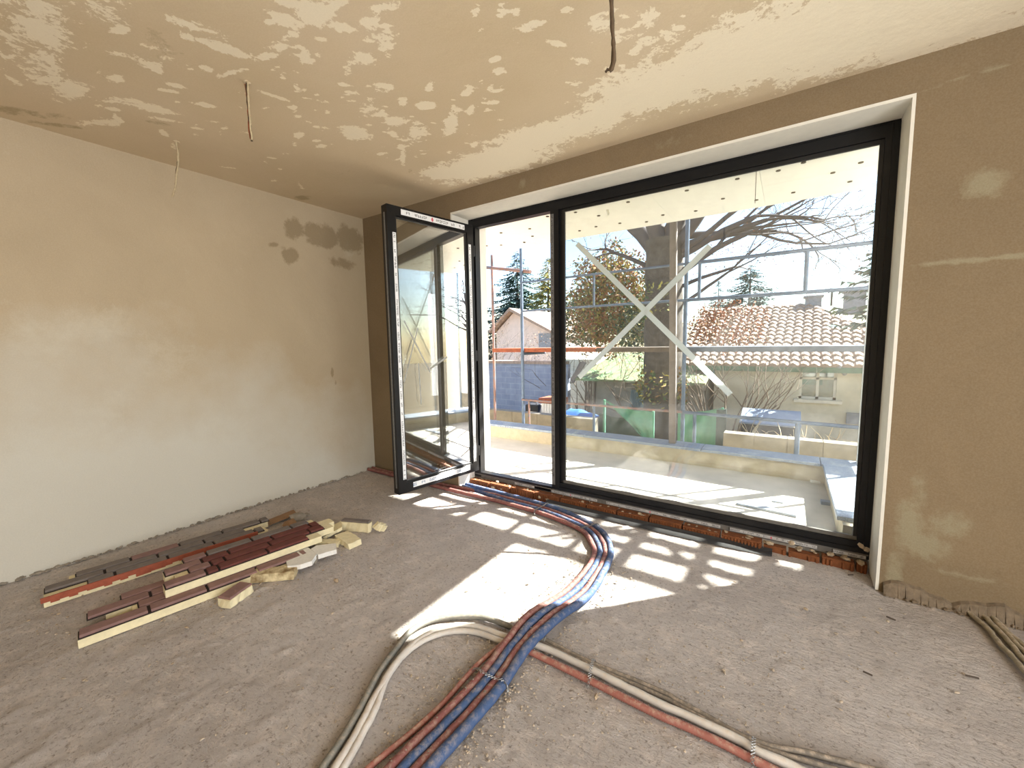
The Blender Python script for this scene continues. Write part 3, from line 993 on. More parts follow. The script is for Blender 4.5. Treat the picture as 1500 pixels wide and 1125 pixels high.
pipe('corrugated_conduit', 'grey corrugated conduit at the outside of the arching pale pipes', W2([(440, 1180), (475.6, 1120), (496.6, 1090), (527, 1038.6), (555, 985), (580, 951), (601, 925), (630, 909.5), (667, 903), (706, 904), (748, 918), (800, 938)], .016), .0155, M['grey_corr'], True, cat='conduit')
pipe('corrugated_conduit', 'terracotta red corrugated conduit running from under the bundle to the camera', W2([(740, 937), (781.5, 957), (856, 993), (960, 1045), (1000, 1062), (1060, 1090), (1094, 1108), (1120, 1121), (1190, 1156)], .0155), .0155, M['red_corr'], True, cat='conduit')
pipe('grey_cable', 'grey cable bowing away from the pale conduit beside the strap', W2([(770, 920), (800.5, 938), (863, 969), (960, 1009), (1000, 1030), (1040, 1052), (1080, 1074), (1100, 1083), (1140, 1096), (1180, 1102), (1220, 1112), (1266, 1124), (1330, 1140)], .0105), .0105, M['grey_cable'], cat='cable')
pipe('grey_cable', 'thin grey cable hugging the pale conduit on the floor', W2([(770, 928), (803, 946), (863, 974), (960, 1016), (1000, 1037), (1040, 1058), (1080, 1079), (1120, 1096), (1160, 1109), (1200, 1120), (1290, 1146)], .009), .009, M['grey_cable'], cat='cable')
# four mortar-coated conduits by the right wall foot
for lb, l in (('mortar coated conduit farthest from the wall, right of the window', [(1402, 882), (1415, 891), (1434.7, 909.8), (1450.8, 926), (1472, 950.8), (1500, 982), (1560, 1050)]),
              ('second mortar coated conduit right of the window, crossing its neighbour', [(1422, 888), (1441, 902), (1457, 918.5), (1479, 942), (1500, 966), (1560, 1030)]),
              ('third mortar coated conduit right of the window', [(1437, 891), (1454.6, 906), (1474.5, 928.4), (1500, 954.6), (1570, 1024)]),
              ('mortar coated conduit nearest the wall, right of the window', [(1449, 899), (1472, 921), (1500, 947), (1580, 1018)])):
    pts = W2(l, .013)
    pts[0] = Vector((pts[0].x, min(pts[0].y, -.02), .02))
    pts = [Vector((p.x, min(p.y, -.022), p.z)) for p in pts]
    pipe('coated_conduit', lb, pts, .0115, M['tan_pipe'], cat='conduit', group='conduits at the right wall foot', wob=.004)


def strap(name, label, P, mat='steel', r=.0016):
    """perforated fixing band: a chain of small open links over the pipes"""
    pts = catmull(P, .012)
    b = MB()
    up = Vector((0, 0, 1))
    for i in range(len(pts) - 1):
        a, c = pts[i], pts[i + 1]
        t = (c - a).normalized(); s = t.cross(up)
        s = (s if s.length > .1 else Vector((0, 1, 0))).normalized() * .006
        m = (a + c) / 2
        ring = [a, m + s, c, m - s, a]
        b.tube(ring, r, 4, cap=False, smooth=False)
    return tag(b.build(name, M[mat], None, (pts[0].x, pts[0].y, 0)), label, 'strap')


strap('pipe_strap', 'perforated steel strap across the red and blue pipe bundle', [Vector((2.858, -1.70, .004)), Vector((2.868, -1.70, .03)), Vector((2.905, -1.705, .046)), Vector((2.95, -1.71, .046)), Vector((2.99, -1.705, .046)), Vector((3.025, -1.70, .05)), Vector((3.04, -1.695, .02)), Vector((3.042, -1.695, .003))])
p1, p2 = at(868, 968, 2, .03), at(863, 998, 2, .02)
strap('pipe_strap', 'perforated steel strap over the conduits just right of the bundle', [Vector((p1.x, p1.y + .03, .003)), Vector((p1.x, p1.y + .01, .032)), Vector(((p1.x + p2.x) / 2, (p1.y + p2.y) / 2, .038)), Vector((p2.x, p2.y, .034)), Vector((p2.x, p2.y - .02, .003))])
p1, p2 = at(1104, 1084, 2, .03), at(1102, 1115, 2, .02)
strap('pipe_strap', 'perforated steel strap over the conduits nearest the camera', [Vector((p1.x, p1.y + .03, .003)), Vector((p1.x, p1.y + .012, .03)), Vector(((p1.x + p2.x) / 2, (p1.y + p2.y) / 2, .038)), Vector((p2.x, p2.y, .034)), Vector((p2.x, p2.y - .02, .003))])
strap('pipe_strap', 'perforated steel strap over the bundle in front of the glazed door opening', [Vector((2.25, -.165, .003)), Vector((2.25, -.15, .04)), Vector((2.26, -.08, .044)), Vector((2.27, -.03, .044)), Vector((2.28, .02, .05)), Vector((2.285, .038, .01))], r=.0022)
strap('pipe_strap', 'perforated steel strap at the bend of the pipe bundle', [Vector((2.70, -.255, .003)), Vector((2.71, -.243, .04)), Vector((2.75, -.19, .044)), Vector((2.79, -.13, .05)), Vector((2.80, -.105, .006))], r=.0022)

# grit and stones
b = MB()
for i in range(700):
    t = random.random() * (len(LP) - 10)
    k = int(t); f = t - k
    side = random.random() < .5
    P = RP if side else LP
    x = P[k][0] * (1 - f) + P[k + 1][0] * f; y = P[k][1] * (1 - f) + P[k + 1][1] * f
    o = abs(random.gauss(.03, .05)) + .022
    b.stone((x + (o if side else -o), y + random.uniform(-.02, .02), .002), random.uniform(.002, .0075), .6)
for i in range(420):
    j = random.random()
    if j < .5:
        p = at(random.uniform(560, 700), random.uniform(920, 1125), 2, 0)
    else:
        p = at(random.uniform(780, 1150), random.uniform(930, 1100), 2, 0)
    b.stone((p.x, p.y, .001), random.uniform(.002, .006), .6)
for i in range(1100):
    x, y = random.uniform(.1, 5.2), random.uniform(-2.7, -.1)
    b.stone((x, y, 0), random.uniform(.002, .008) * random.uniform(.6, 1.4), .5)
tag(b.build('floor_grit', M['rubble']), 'loose grit scattered over the screed and along the pipes', 'grit', kind='stuff')
b = MB()
for i in range(170):
    k = random.randrange(4); t = random.random() * 8.9; j = int(t); f = t - j
    a = [LP[j][q] * (1 - f) + LP[j + 1][q] * f for q in (0, 1)]; c = [RP[j][q] * (1 - f) + RP[j + 1][q] * f for q in (0, 1)]
    s = k / 3 + random.uniform(-.06, .06)
    y = a[1] * (1 - s) + c[1] * s
    b.stone((a[0] * (1 - s) + c[0] * s, y, .036 + lift(y)), random.uniform(.002, .005), .6)
tag(b.build('pipe_grit', M['stone']), 'mortar grit lying on top of the red and blue pipes', 'grit', kind='stuff')
for (u, v, r, lb) in ((789, 937, .017, 'pale stone wedged beside the blue pipe at the conduit crossing'), (873, 1022, .014, 'lone pale chip on the floor below the conduit strap'),
                      (592, 916, .0, ''), (1180, 893, .012, 'small stone by itself on the bare screed below the window corner'),
                      (493, 852, .02, 'grey lump of screed right of the yellow foam blocks'), (274, 920, .012, 'white paper thin chip in front of the brick slip stack')):
    if r:
        p = at(u, v, 2, .0)
        b = MB(); b.stone((p.x, p.y, r * .35), r, .7)
        tag(b.build('stone_chip', M['mortar'], None, (p.x, p.y, 0)), lb, 'stone')
for (u, v, lb) in ((1246, 843, 'brown splinter on the floor before the window corner'), (1305, 907, 'rust brown splinter on the floor below the right wall'), (1424, 993, 'dark splinter on the floor close to the coated conduits'), (1271, 988, 'dark splinter in the middle of the bare screed')):
    p = at(u, v, 2, 0)
    a_ = random.uniform(-.6, .6); l_ = random.uniform(.01, .02)
    b = MB(); b.bar((p.x - l_ * math.cos(a_), p.y - l_ * math.sin(a_), .003), (p.x + l_ * math.cos(a_), p.y + l_ * math.sin(a_), .006), .006, .005)
    tag(b.build('splinter', M['plank'], None, (p.x, p.y, 0)), lb, 'splinter')

# ================================================================== brick slip panels
def panel(label, org, ang, rows, z0, edge=None, foam='foam', thick=.06, tilt=0.0):
    """rows: (offset across, [(start, length, material)...], foam start, foam end); local x runs along the courses"""
    t = thing('brick_slip_panel', (org[0], org[1], z0), label, 'cladding')
    ca, sa = math.cos(ang), math.sin(ang)
    ax, ay = Vector((ca, sa, tilt)), Vector((-sa, ca, 0))
    O = Vector((org[0], org[1], z0))
    fb = MB(); fj = MB()
    hw = .036
    for (off, slips, f0, f1) in rows:
        c = O + ax * ((f0 + f1) / 2) + ay * off + Vector((0, 0, .021))
        fb.obox(c, ax * ((f1 - f0) / 2), ay * (hw + .006), (0, 0, .021))
        s0 = min(s[0] for s in slips); s1 = max(s[0] + s[1] for s in slips)
        c = O + ax * ((s0 + s1) / 2) + ay * off + Vector((0, 0, .0445))
        fj.obox(c, ax * ((s1 - s0) / 2 - .001), ay * (hw + .004), (0, 0, .0025))
    fb.build('foam_backing', M[foam], t)
    fj.build('joint_bed', M['joint'], t)
    for (off, slips, f0, f1) in rows:
        for (s, ln, mt) in slips:
            c = O + ax * (s + ln / 2) + ay * (off + random.uniform(-.001, .001)) + Vector((0, 0, .0525 + random.uniform(-.001, .001)))
            b = MB(); b.obox(c, ax * (ln / 2 - .0065), ay * (hw - .0025), (0, 0, .0075), 0, .0025)
            b.build('brick_slip', M[mt], t)
    if edge:
        (off, s0, s1) = edge
        b = MB()
        n = 30
        for i in range(n):
            a0 = s0 + (s1 - s0) * i / n; a1 = s0 + (s1 - s0) * (i + 1) / n
            h = random.uniform(.028, .05)
            c = O + ax * ((a0 + a1) / 2) + ay * (off - random.uniform(0, .003)) + Vector((0, 0, .06 - h / 2))
            b.obox(c, ax * ((a1 - a0) / 2), ay * .004, (0, 0, h / 2))
        tag(b.build('clay_edge', M['slip_edge'], t), 'raw red clay edge of the course')
    return t


def rowb(start, first, total, mt, L=.25):
    out, s = [], start
    ln = first
    while s < start + total - .02:
        ln = min(ln, start + total - s)
        out.append((s, ln, mt if isinstance(mt, str) else mt(s)))
        s += ln
        ln = L
    return out


g = 'slip_grey'; md = lambda s: 'slip_mid' if random.random() < .25 else 'slip_grey'
ANG = math.radians(82.0)
# panel beside the wall: three staggered courses, course direction almost along the wall
panel('grey brown brick slip panel lying along the side wall', (.44, -2.62), ANG,
      [(.075, rowb(.125, .25, 1.06, md), .1, 1.17), (-.008, rowb(0, .25, 1.02, md), 0, 1.10), (-.091, rowb(.17, .12, .93, md), .0, 1.12)], 0.0, edge=(-.136, -.01, 1.05))
# lower panel, partly under the dark red one
panel('purple grey brick slip panel lying on the floor under the dark red one', (1.142, -2.60), math.radians(80.5),
      [(.249, rowb(.16, .2, .7, 'slip_mid'), .2, .9), (.166, rowb(.03, .25, .95, 'slip_mid'), .10, .98), (.083, rowb(.22, .25, .75, 'slip_mid'), .2, .97), (.0, rowb(.0, .26, 1.05, 'slip_mid'), 0, 1.05)], 0.0)
tone = lambda s: 'slip_mid' if s < .22 else 'slip_red'
panel('dark red brick slip panel lying on top of the purple grey one', (1.125, -2.26), math.radians(81.5),
      [(.0, [(0.0, .19, 'slip_mid'), (.19, .06, 'slip_red')] + rowb(.25, .26, .53, 'slip_red'), 0, .84),
       (.083, [(.12, .11, 'slip_mid')] + rowb(.23, .07, .0 + .07, 'slip_red') + rowb(.30, .25, .60, 'slip_red'), .06, .96),
       (.166, [(.02, .18, 'slip_mid')] + rowb(.20, .14, .14, 'slip_red') + rowb(.34, .25, .56, 'slip_red'), .02, 1.0),
       (.249, rowb(.12, .12, .12, 'slip_mid') + rowb(.24, .25, .62, 'slip_grey'), .12, .9)], 0.062)


def foam_block(label, c, L, Wd, Hh, ang, mat='foam', tilt=0.0, roll=0.0, slip=None, rag=.004):
    t = thing('foam_block', (c[0], c[1], 0), label, 'foam block')
    R = Matrix.Rotation(ang, 3, 'Z') @ Matrix.Rotation(tilt, 3, 'Y') @ Matrix.Rotation(roll, 3, 'X')
    ax, ay, az = R @ Vector((1, 0, 0)), R @ Vector((0, 1, 0)), R @ Vector((0, 0, 1))
    lowest = abs(ax.z) * L / 2 + abs(ay.z) * Wd / 2 + abs(az.z) * Hh / 2
    C = Vector((c[0], c[1], lowest + (c[2] if len(c) > 2 else 0)))
    nx_, ny_ = 9, 4
    V, F = [], []
    for k in (-1, 1):
        for i in range(nx_):
            for j in range(ny_):
                rr = rag * random.uniform(-1, 1)
                V.append(C + ax * (L * (i / (nx_ - 1) - .5) + (rr * 2 if i in (0, nx_ - 1) else 0)) + ay * (Wd * (j / (ny_ - 1) - .5) + (rr if j in (0, ny_ - 1) else 0)) + az * (k * Hh / 2 + rag * .4 * random.uniform(-1, 1)))
    o2 = nx_ * ny_
    for i in range(nx_ - 1):
        for j in range(ny_ - 1):
            a = i * ny_ + j
            F.append((a, a + 1, a + ny_ + 1, a + ny_)); F.append((o2 + a, o2 + a + ny_, o2 + a + ny_ + 1, o2 + a + 1))
        a = i * ny_; F.append((a, a + ny_, o2 + a + ny_, o2 + a)); a = i * ny_ + ny_ - 1; F.append((a + ny_, a, o2 + a, o2 + a + ny_))
    for j in range(ny_ - 1):
        F.append((j + 1, j, o2 + j, o2 + j + 1)); a = (nx_ - 1) * ny_ + j; F.append((a, a + 1, o2 + a + 1, o2 + a))
    b = MB(); b.add(V, F); b.build('foam', M[mat], t)
    if slip:
        b = MB(); b.obox(C + az * (Hh / 2 + .0065), ax * (L / 2 - .004), ay * (Wd / 2 - .003), az * .0065, 0, .002)
        b.build('brick_slip', M[slip], t)
    return t


foam_block('stained yellow foam offcut lying before the dark red panel', (1.36, -1.79), .25, .085, .05, math.radians(43), 'foam_dirty')
foam_block('short foam block topped by a purple brick slip, lowest on the floor', (1.395, -2.02), .15, .085, .046, math.radians(112), slip='slip_mid')
foam_block('pale foam offcut lying flat beside the end of the dark red panel', (1.345, -1.27), .21, .10, .04, math.radians(-8))
foam_block('foam block tipped on its edge at the far end of the offcuts', (1.225, -1.115), .24, .05, .07, math.radians(22), slip='slip_grey')
foam_block('small broken foam corner next to the tipped block', (1.395, -1.03), .07, .05, .05, math.radians(60), tilt=.5, rag=.008)
foam_block('foam sheet offcut leaning against the far end of the dark red panel', (1.135, -1.26), .14, .12, .022, math.radians(60), tilt=-.35)
foam_block('grey foam strip lying flat behind the flat offcut', (1.26, -1.37), .16, .07, .03, math.radians(35))


def slab(name, label, cat, poly, z0, th, mat, tiltv=(0, 0)):
    c = Vector((sum(p[0] for p in poly) / len(poly), sum(p[1] for p in poly) / len(poly), 0))
    P = [(x, y, z0 + (x - c.x) * tiltv[0] + (y - c.y) * tiltv[1]) for x, y in poly]
    b = MB(); b.prism(P, (0, 0, th))
    return tag(b.build(name, M[mat], None, (c.x, c.y, 0)), label, cat)


pz = lambda l, z: [(at(u, v, 2, z).x, at(u, v, 2, z).y) for (u, v) in l]
slab('adhesive_slab', 'broken slab of white combed adhesive near the dark red panel', 'slab', pz([(416, 806), (421, 829), (440, 828), (457, 823), (464, 812), (450, 800), (432, 799)], .06), .028, .03, 'white_mortar', (.06, .02))
slab('adhesive_slab', 'long narrow broken slab of pale adhesive behind the combed one', 'slab', pz([(455, 803), (466, 812), (480, 808), (493, 805), (492, 796), (478, 797), (464, 798)], .06), .028, .03, 'white_mortar', (.02, .04))
b = MB(); p = at(452, 824, 2, .02); b.tube([(p.x - .05, p.y - .02, .03), (p.x + .03, p.y + .035, .03)], .026, 10); tag(b.build('cut_tube', M['stone'], None, (p.x, p.y, 0)), 'short grey tube stub under the white adhesive slab', 'tube')
slab('paperboard', 'brown paperboard scrap beyond the wall side panel', 'board', [(.44, -1.43), (.56, -1.46), (.60, -1.24), (.47, -1.20)], .012, .008, 'card', (.1, .1))
for (u, v, r, lb) in ((437, 762, .075, 'large broken grey stone on the paperboard scrap'), (424, 770, .06, 'brown broken stone in front of the paperboard scrap'), (449, 756, .045, 'grey stone behind the large broken one')):
    p = at(u, v, 2, .03)
    b = MB(); b.stone((p.x, p.y, .02 + r * .4), r, .55); tag(b.build('broken_stone', M['stone' if r != .06 else 'card'], None, (p.x, p.y, 0)), lb, 'stone')
crumbs('panel_crumbs', 'foam and clay crumbs around the stacked panels', [(.7, -2.6, 0), (1.25, -2.3, 0), (1.5, -1.7, 0), (1.2, -1.2, 0)], 160, .003, .009, M['mortar'], .12)

# ================================================================== cables hanging from the ceiling
def hang(label, p0, strands, mats):
    t = thing('ceiling_cable', (p0[0], p0[1], H), label, 'cable', kind=None)
    b = MB()
    for i in range(7):
        b.stone((p0[0] + random.uniform(-.012, .012), p0[1] + random.uniform(-.012, .012), H - .003), .012, .4)
    tag(b.build('plaster_collar', M['ceil'], t), kind='stuff')
    for pts, mt, r in strands:
        P = catmull([Vector(p) for p in pts], .02)
        P = [q + Vector((random.uniform(-.0015, .0015), random.uniform(-.0015, .0015), 0)) for q in P]
        b = MB(); b.tube(P, [r * random.uniform(.8, 1.2) for _ in P], 7); b.build('strand', M[mt], t)
    return t


x, y = .471, -1.794
hang('pale plaster crusted cable hanging by the side wall', (x, y), [([(x, y, H), (x + .01, y, 2.70), (x - .005, y - .01, 2.60), (x - .045, y - .02, 2.49), (x - .07, y - .03, 2.45)], 'wire_pale', .0065),
     ([(x - .008, y, H), (x - .002, y + .005, 2.71), (x - .02, y - .005, 2.62), (x - .05, y - .012, 2.51)], 'wire', .005)], None)
x, y = 1.521, -1.812
hang('straight brown cable bundle hanging at mid ceiling', (x, y), [([(x, y, H), (x - .004, y, 2.72), (x + .002, y, 2.62), (x + .004, y, 2.505)], 'wire', .0055),
     ([(x - .012, y, H), (x - .014, y + .004, 2.7), (x - .01, y, 2.6), (x - .007, y, 2.52)], 'copper', .0045), ([(x + .01, y, H), (x + .016, y - .004, 2.73), (x + .004, y, 2.66), (x + .01, y, 2.51)], 'wire_pale', .005)], None)
x, y = 3.335, -1.345
hang('dark thick cable hanging nearest the window with a hooked end', (x, y), [([(x - .02, y, H), (x - .012, y, 2.7), (x - .003, y, 2.58), (x + .003, y + .002, 2.50), (x, y, 2.455), (x - .01, y, 2.44)], 'wire', .0075),
     ([(x - .014, y + .008, H), (x - .004, y + .006, 2.6), (x - .006, y + .004, 2.46), (x - .022, y + .002, 2.452), (x - .028, y, 2.445)], 'wire', .005)], None)

# ================================================================== outside: terrace, parapet, balcony above
GZ = -1.6
b = MB(); b.box(-5, 4.6, 0.3, 2.15, -.25, .02)
tag(b.build('terrace_floor', M['terrace']), 'dusty sunlit concrete floor of the terrace', 'terrace', kind='structure')
b = MB(); b.box(-5, 1.325, D + .07, .48, -1.6, 3.1); b.box(4.50, 9, D + .07, .40, -1.6, 3.1); b.box(1.335, 4.50, D + .07, .5, 2.65, 3.1); b.box(1.335, 4.50, D + .068, .5, -1.6, .03)
tag(b.build('wall_outside', M['eps_white']), 'white insulated outer face of the wall around the window', 'wall', kind='structure')
par = thing('parapet', (2, 2.0, 0), 'low cream terrace parapet with blue grey granite coping', 'parapet', kind='structure')
b = MB(); b.box(-5, 4.6, 1.9, 2.12, GZ, .19); b.box(4.28, 4.6, .41, 1.9, GZ, .19); b.build('parapet_wall', M['parapet'], par)
xj = [-5, -3.6, -2.2, -.8, .55, 1.78, 3.18, 4.24, 4.63]
for a, c in zip(xj[:-1], xj[1:]):
    b = MB(); b.obox(((a + c) / 2, 2.005, .205), ((c - a) / 2 - .003, 0, 0), (0, .135, 0), (0, 0, .015), 0, .004); b.build('coping_slab', M['granite'], par)
for a, c in ((.48, 1.2), (1.2, 1.868)):
    b = MB(); b.obox((4.44, (a + c) / 2, .205), (.187, 0, 0), (0, (c - a) / 2 - .003, 0), (0, 0, .015), 0, .004); b.build('coping_slab', M['granite'], par)


def tpiece(label, u, v, sx, sy, sz, ang, mat='granite', name='granite_offcut', cat='offcut'):
    p = at(u, v, 2, .02)
    b = MB(); c, s = math.cos(ang), math.sin(ang)
    b.obox((p.x, p.y, .02 + sz / 2), (sx / 2 * c, sx / 2 * s, 0), (-sy / 2 * s, sy / 2 * c, 0), (0, 0, sz / 2), 0, .003)
    tag(b.build(name, M[mat], None, (p.x, p.y, .02)), label, cat)


tpiece('flat granite offcut lying before the middle of the front parapet', 1079, 684, .2, .1, .025, .1)
tpiece('granite scrap standing against the front parapet', 1171, 691, .05, .05, .09, .1)
tpiece('flat granite offcut beside the standing scrap', 1186, 693, .2, .08, .02, .05)
tpiece('granite piece lying near the parapet corner', 1203, 705, .12, .09, .03, .2)
tpiece('white board scrap near the parapet corner', 1194, 707, .07, .05, .02, .3, 'eps_white', 'board_scrap')
tpiece('granite piece by the side parapet', 1213, 739, .1, .06, .03, .05)
tpiece('long thin granite strip lying on the terrace near the window', 1122, 747, .42, .07, .02, -.1)
tpiece('small granite scrap behind the long strip', 1139, 736, .08, .03, .015, .0)
tpiece('white spacer block under the front coping left of the prop', 940, 659, .05, .05, .13, 0, 'eps_white', 'spacer_block')
tpiece('pale blue spacer block under the front coping behind the scaffold pole', 1012, 672, .05, .05, .12, 0, 'granite', 'spacer_block')

bal = thing('balcony_slab', (0, 1.0, 2.65), 'balcony slab above the terrace, clad in cream insulation with dowels', 'balcony', kind='structure')
b = MB(); b.box(-5, 4.44, .5, 1.68, 2.69, 3.05); b.build('slab', M['conc'], bal)
for i, (x0, x1) in enumerate(((-5, -3.6), (-3.6, -2.4), (-2.4, -1.2), (-1.2, -.2), (-.2, .9), (.9, 1.9), (1.9, 2.9), (2.9, 3.7), (3.7, 4.44))):
    for (y0, y1) in ((.5, 1.08), (1.08, 1.68)):
        z = 2.65 + random.uniform(0, .004)
        b = MB(); b.box(x0 + .001, x1 - .001, y0 + .001, y1 - .001, z, 2.69); b.build('insulation_panel', M['eps'], bal)
for (u, v) in ((843, 311), (920, 296), (941, 282), (1006, 279), (877, 316), (873, 332), (849, 338), (908, 327), (947, 325), (971, 315), (1019, 309), (1059, 291), (1108, 293), (1162, 282), (1220, 253), (1261, 238),
               (1245, 266), (1177, 238), (1287, 276), (709, 345), (734, 341), (776, 335), (780, 346), (768, 355), (734, 359), (713, 360), (802, 317), (706, 352), (1080, 262), (1140, 250)):
    p = at(u, v, 2, 2.65)
    if .52 < p.y < 1.64 and p.x < 4.4:
        b = MB(); b.tube([(p.x, p.y, 2.652), (p.x, p.y, 2.646)], .016, 10); b.build('dowel_head', M['dowel'], bal)
p = at(890, 308, 2, 2.65)
b = MB(); b.tube([(p.x, p.y, 2.65), (p.x + .02, p.y - .02, 2.60)], .012, 6); b.build('foam_bead', M['eps'], bal)
p = at(1108, 250, 2, 2.65)
b = MB(); b.tube([(p.x, p.y, 2.65), (p.x, p.y, 2.42)], .0022, 5); tag(b.build('hanging_string', M['dowel'], None, (p.x, p.y, 2.65)), 'thin string hanging from the balcony underside', 'string')

# white board post on the outer parapet corner
py_ = 2.08
pa_, pb_, pt2 = at(1256, 660, 1, py_), at(1274, 660, 1, py_), at(1280, 404, 1, py_)
b = MB(); b.obox(((pa_.x + pb_.x) / 2, py_, (.22 + pt2.z) / 2), ((pb_.x - pa_.x) / 2, 0, 0), (0, .03, 0), (0, 0, (pt2.z - .22) / 2), 0, .004)
tag(b.build('board_post', M['eps_white'], None, ((pa_.x + pb_.x) / 2, py_, .22)), 'white board post standing on the parapet corner', 'post')

# ------------------------------------------------------------------ scaffold
sc = thing('scaffold', (2.8, 2.6, GZ), 'blue grey tube scaffold with planked decks outside the parapet', 'scaffold')
SY, SO = 2.42, 3.12


def tubep(name, a, c, r, mat, n=8):
    b = MB(); b.tube([a, c], r, n); return b.build(name, M[mat], sc)


xa = at(765, 500, 1, SY).x; xc = at(1003, 500, 1, SY).x
for (x, y, z1, r, m) in ((xc, SY, 3.36, .024, 'scaff'), (xa, SY, 2.84, .024, 'scaff'), (xa - 2.4, SY, 3.4, .024, 'scaff'), (5.24, SY, 3.36, .024, 'scaff'), (5.24, SO, 3.36, .024, 'scaff'),
                         (6.9, SY, 3.36, .024, 'scaff'), (6.9, SO, 3.36, .024, 'scaff')):
    tubep('standard', (x, y, GZ), (x, y, z1), r, m)
p = at(723, 500, 1, SO); tubep('standard', (p.x, SO, GZ), (p.x, SO, 3.0), .024, 'scaff_rust')
q1, q2 = at(703, 391, 1, SO - .04), at(777, 398, 1, SY - .04); tubep('tie_tube', q1, q2, .026, 'scaff_rust')
for (x0, x1, r, m, px_) in ((xa, xc, .015, 'scaff', 870), (xc, 5.24, .02, 'scaff', 1181)):
    for z in (2.33, 1.90):
        tubep('guard_rail', (x0, SY - .03, z), (x1, SY - .03, z), r, m)
    x = at(px_, 400, 1, SY - .03).x
    tubep('guard_post', (x, SY - .03, 1.9), (x, SY - .03, 2.33), r, m)
x = at(1025, 400, 1, SY - .03).x; tubep('guard_post', (x, SY - .03, 1.9), (x, SY - .03, 2.33), .018, 'scaff')
tubep('guard_rail', (xa, SY - .03, .535), (xc, SY - .03, .53), .016, 'scaff_rust')
tubep('guard_rail', (xc, SY - .03, .53), (5.24, SY - .03, .50), .02, 'scaff')
tubep('guard_rail', (xa, SY - .03, .02), (5.24, SY - .03, .02), .02, 'scaff')
for (u, m, r) in ((775, 'scaff_rust', .016), (870, 'scaff', .02), (1018, 'scaff', .02), (1170, 'scaff', .024)):
    x = at(u, 600, 1, SY - .03).x; tubep('guard_post', (x, SY - .03, -.1), (x, SY - .03, .52), r, m)
for (x0, x1, m) in ((at(720, 515, 1, SY).x, xa + 1.2, 'plank_rust'), (xa + 1.2, xc, 'plank'), (xc, 5.3, 'plank_grey')):
    for j in range(2):
        b = MB(); b.box(x0 + .006, x1 - .006, SY + .02 + j * .34, SY + .35 + j * .34, 1.275, 1.335); b.build('deck_board', M[m], sc)
for (x, z) in ((xa, 1.25), (xc, 1.25), (5.24, 1.25), (5.24, 3.25), (6.9, 3.25), (xc, 3.25)):
    tubep('transom', (x, SY, z), (x, SO, z), .022, 'scaff')
# unseen upper scaffold lift: narrow boards on transoms, spaced to shape the sun patches
UZ = 3.3
for (y0, y1) in ((2.15, 2.27), (2.50, 2.56), (2.66, 2.75)):
    b = MB(); b.box(1.5, 4.25, y0, y1, UZ, UZ + .03); b.build('deck_board', M['plank'], sc)
    b = MB(); b.box(4.26, 7.0, y0, y1, UZ, UZ + .03); b.build('deck_board', M['plank'], sc)
for x in (4.3, 4.78, 5.28, 5.62, 6.06, 6.35, 6.6):
    b = MB(); b.bar((x, 2.1, UZ - .03), (x + random.uniform(-.06, .12), 3.1, UZ - .03), random.choice((.05, .07, .09)), .03); b.build('transom', M['plank'], sc)
for (x0, y0, x1, y1) in ((3.9, 2.2, 4.4, 2.75), (5.0, 2.25, 5.45, 2.75), (5.75, 2.7, 6.2, 2.2), (6.2, 2.25, 6.5, 2.7)):
    b = MB(); b.bar((x0, y0, UZ - .06), (x1, y1, UZ - .06), .05, .02); b.build('brace', M['scaff'], sc)
for z in (UZ,):
    tubep('ledger', (xa - 2.4, SY, z - .06), (6.9, SY, z - .06), .022, 'scaff'); tubep('ledger', (xc, SO, z - .06), (6.9, SO, z - .06), .022, 'scaff')
b = MB()
for i in range(11):
    b.bar((6.38 + i * .022, 2.58, UZ), (6.38 + i * .022, 2.78, UZ), .006, .01); b.bar((6.38, 2.58 + i * .02, UZ), (6.6, 2.58 + i * .02, UZ), .006, .01)
b.build('mesh_panel', M['steel'], sc)

# timber prop standing on the coping
p0, p1 = at(985, 656, 1, 2.0), at(986, 330, 1, 2.0)
b = MB(); b.bar((p0.x, 2.0, .22), (p1.x, 2.0, 3.02), .07, .07, (0, 1, 0)); b.bar((p0.x + .032, 1.962, .3), (p1.x + .032, 1.962, 3.0), .012, .008, (0, 1, 0))
tag(b.build('timber_prop', M['timber'], None, (p0.x, 2.0, .22)), 'grey square timber prop standing on the parapet coping', 'prop')

# ------------------------------------------------------------------ garden: ground and low walls
b = MB(); b.box(-60, 60, 2.12, 90, GZ - .5, GZ)
tag(b.build('ground', M['soil']), 'brown winter garden soil beyond the parapet', 'ground', kind='structure')


def panels(name, label, x0, x1, y, z0, z1, w, th, mat, z1b=None):
    t = thing(name, ((x0 + x1) / 2, y, z0), label, 'wall', kind='structure')
    n = max(1, round((x1 - x0) / w))
    for i in range(n):
        a, c = x0 + (x1 - x0) * i / n, x0 + (x1 - x0) * (i + 1) / n
        b = MB(); b.box(a + .004, c - .004, y + random.uniform(-.006, .006), y + th, z0, z1); b.build('concrete_panel', M[mat], t)
    b = MB(); b.box(x0, x1, y + .012, y + th - .01, z0, z1 - .01); b.build('core', M[mat], t)
    return t


panels('garden_wall', 'board marked cream concrete garden wall on the straw bush side', 3.16, 8.5, 4.0, GZ, -.01, .42, .2, 'conc')
panels('garden_wall', 'cream concrete garden wall below the blue grey block wall', -5.0, 1.04, 4.0, GZ, .0, .6, .2, 'conc')
bw = thing('block_wall', (-4.4, 9, GZ), 'blue grey block wall with a clay coping behind the door opening', 'wall', kind='structure')
b = MB(); b.box(-9, -1.95, 9, 9.2, GZ, .70); b.build('blockwork', M['blocks'], bw)
for i in range(14):
    b = MB(); b.box(-9 + i * .5, -9 + i * .5 + .49, 8.95, 9.25, .70, .80); b.build('coping_tile', M['tile'], bw)


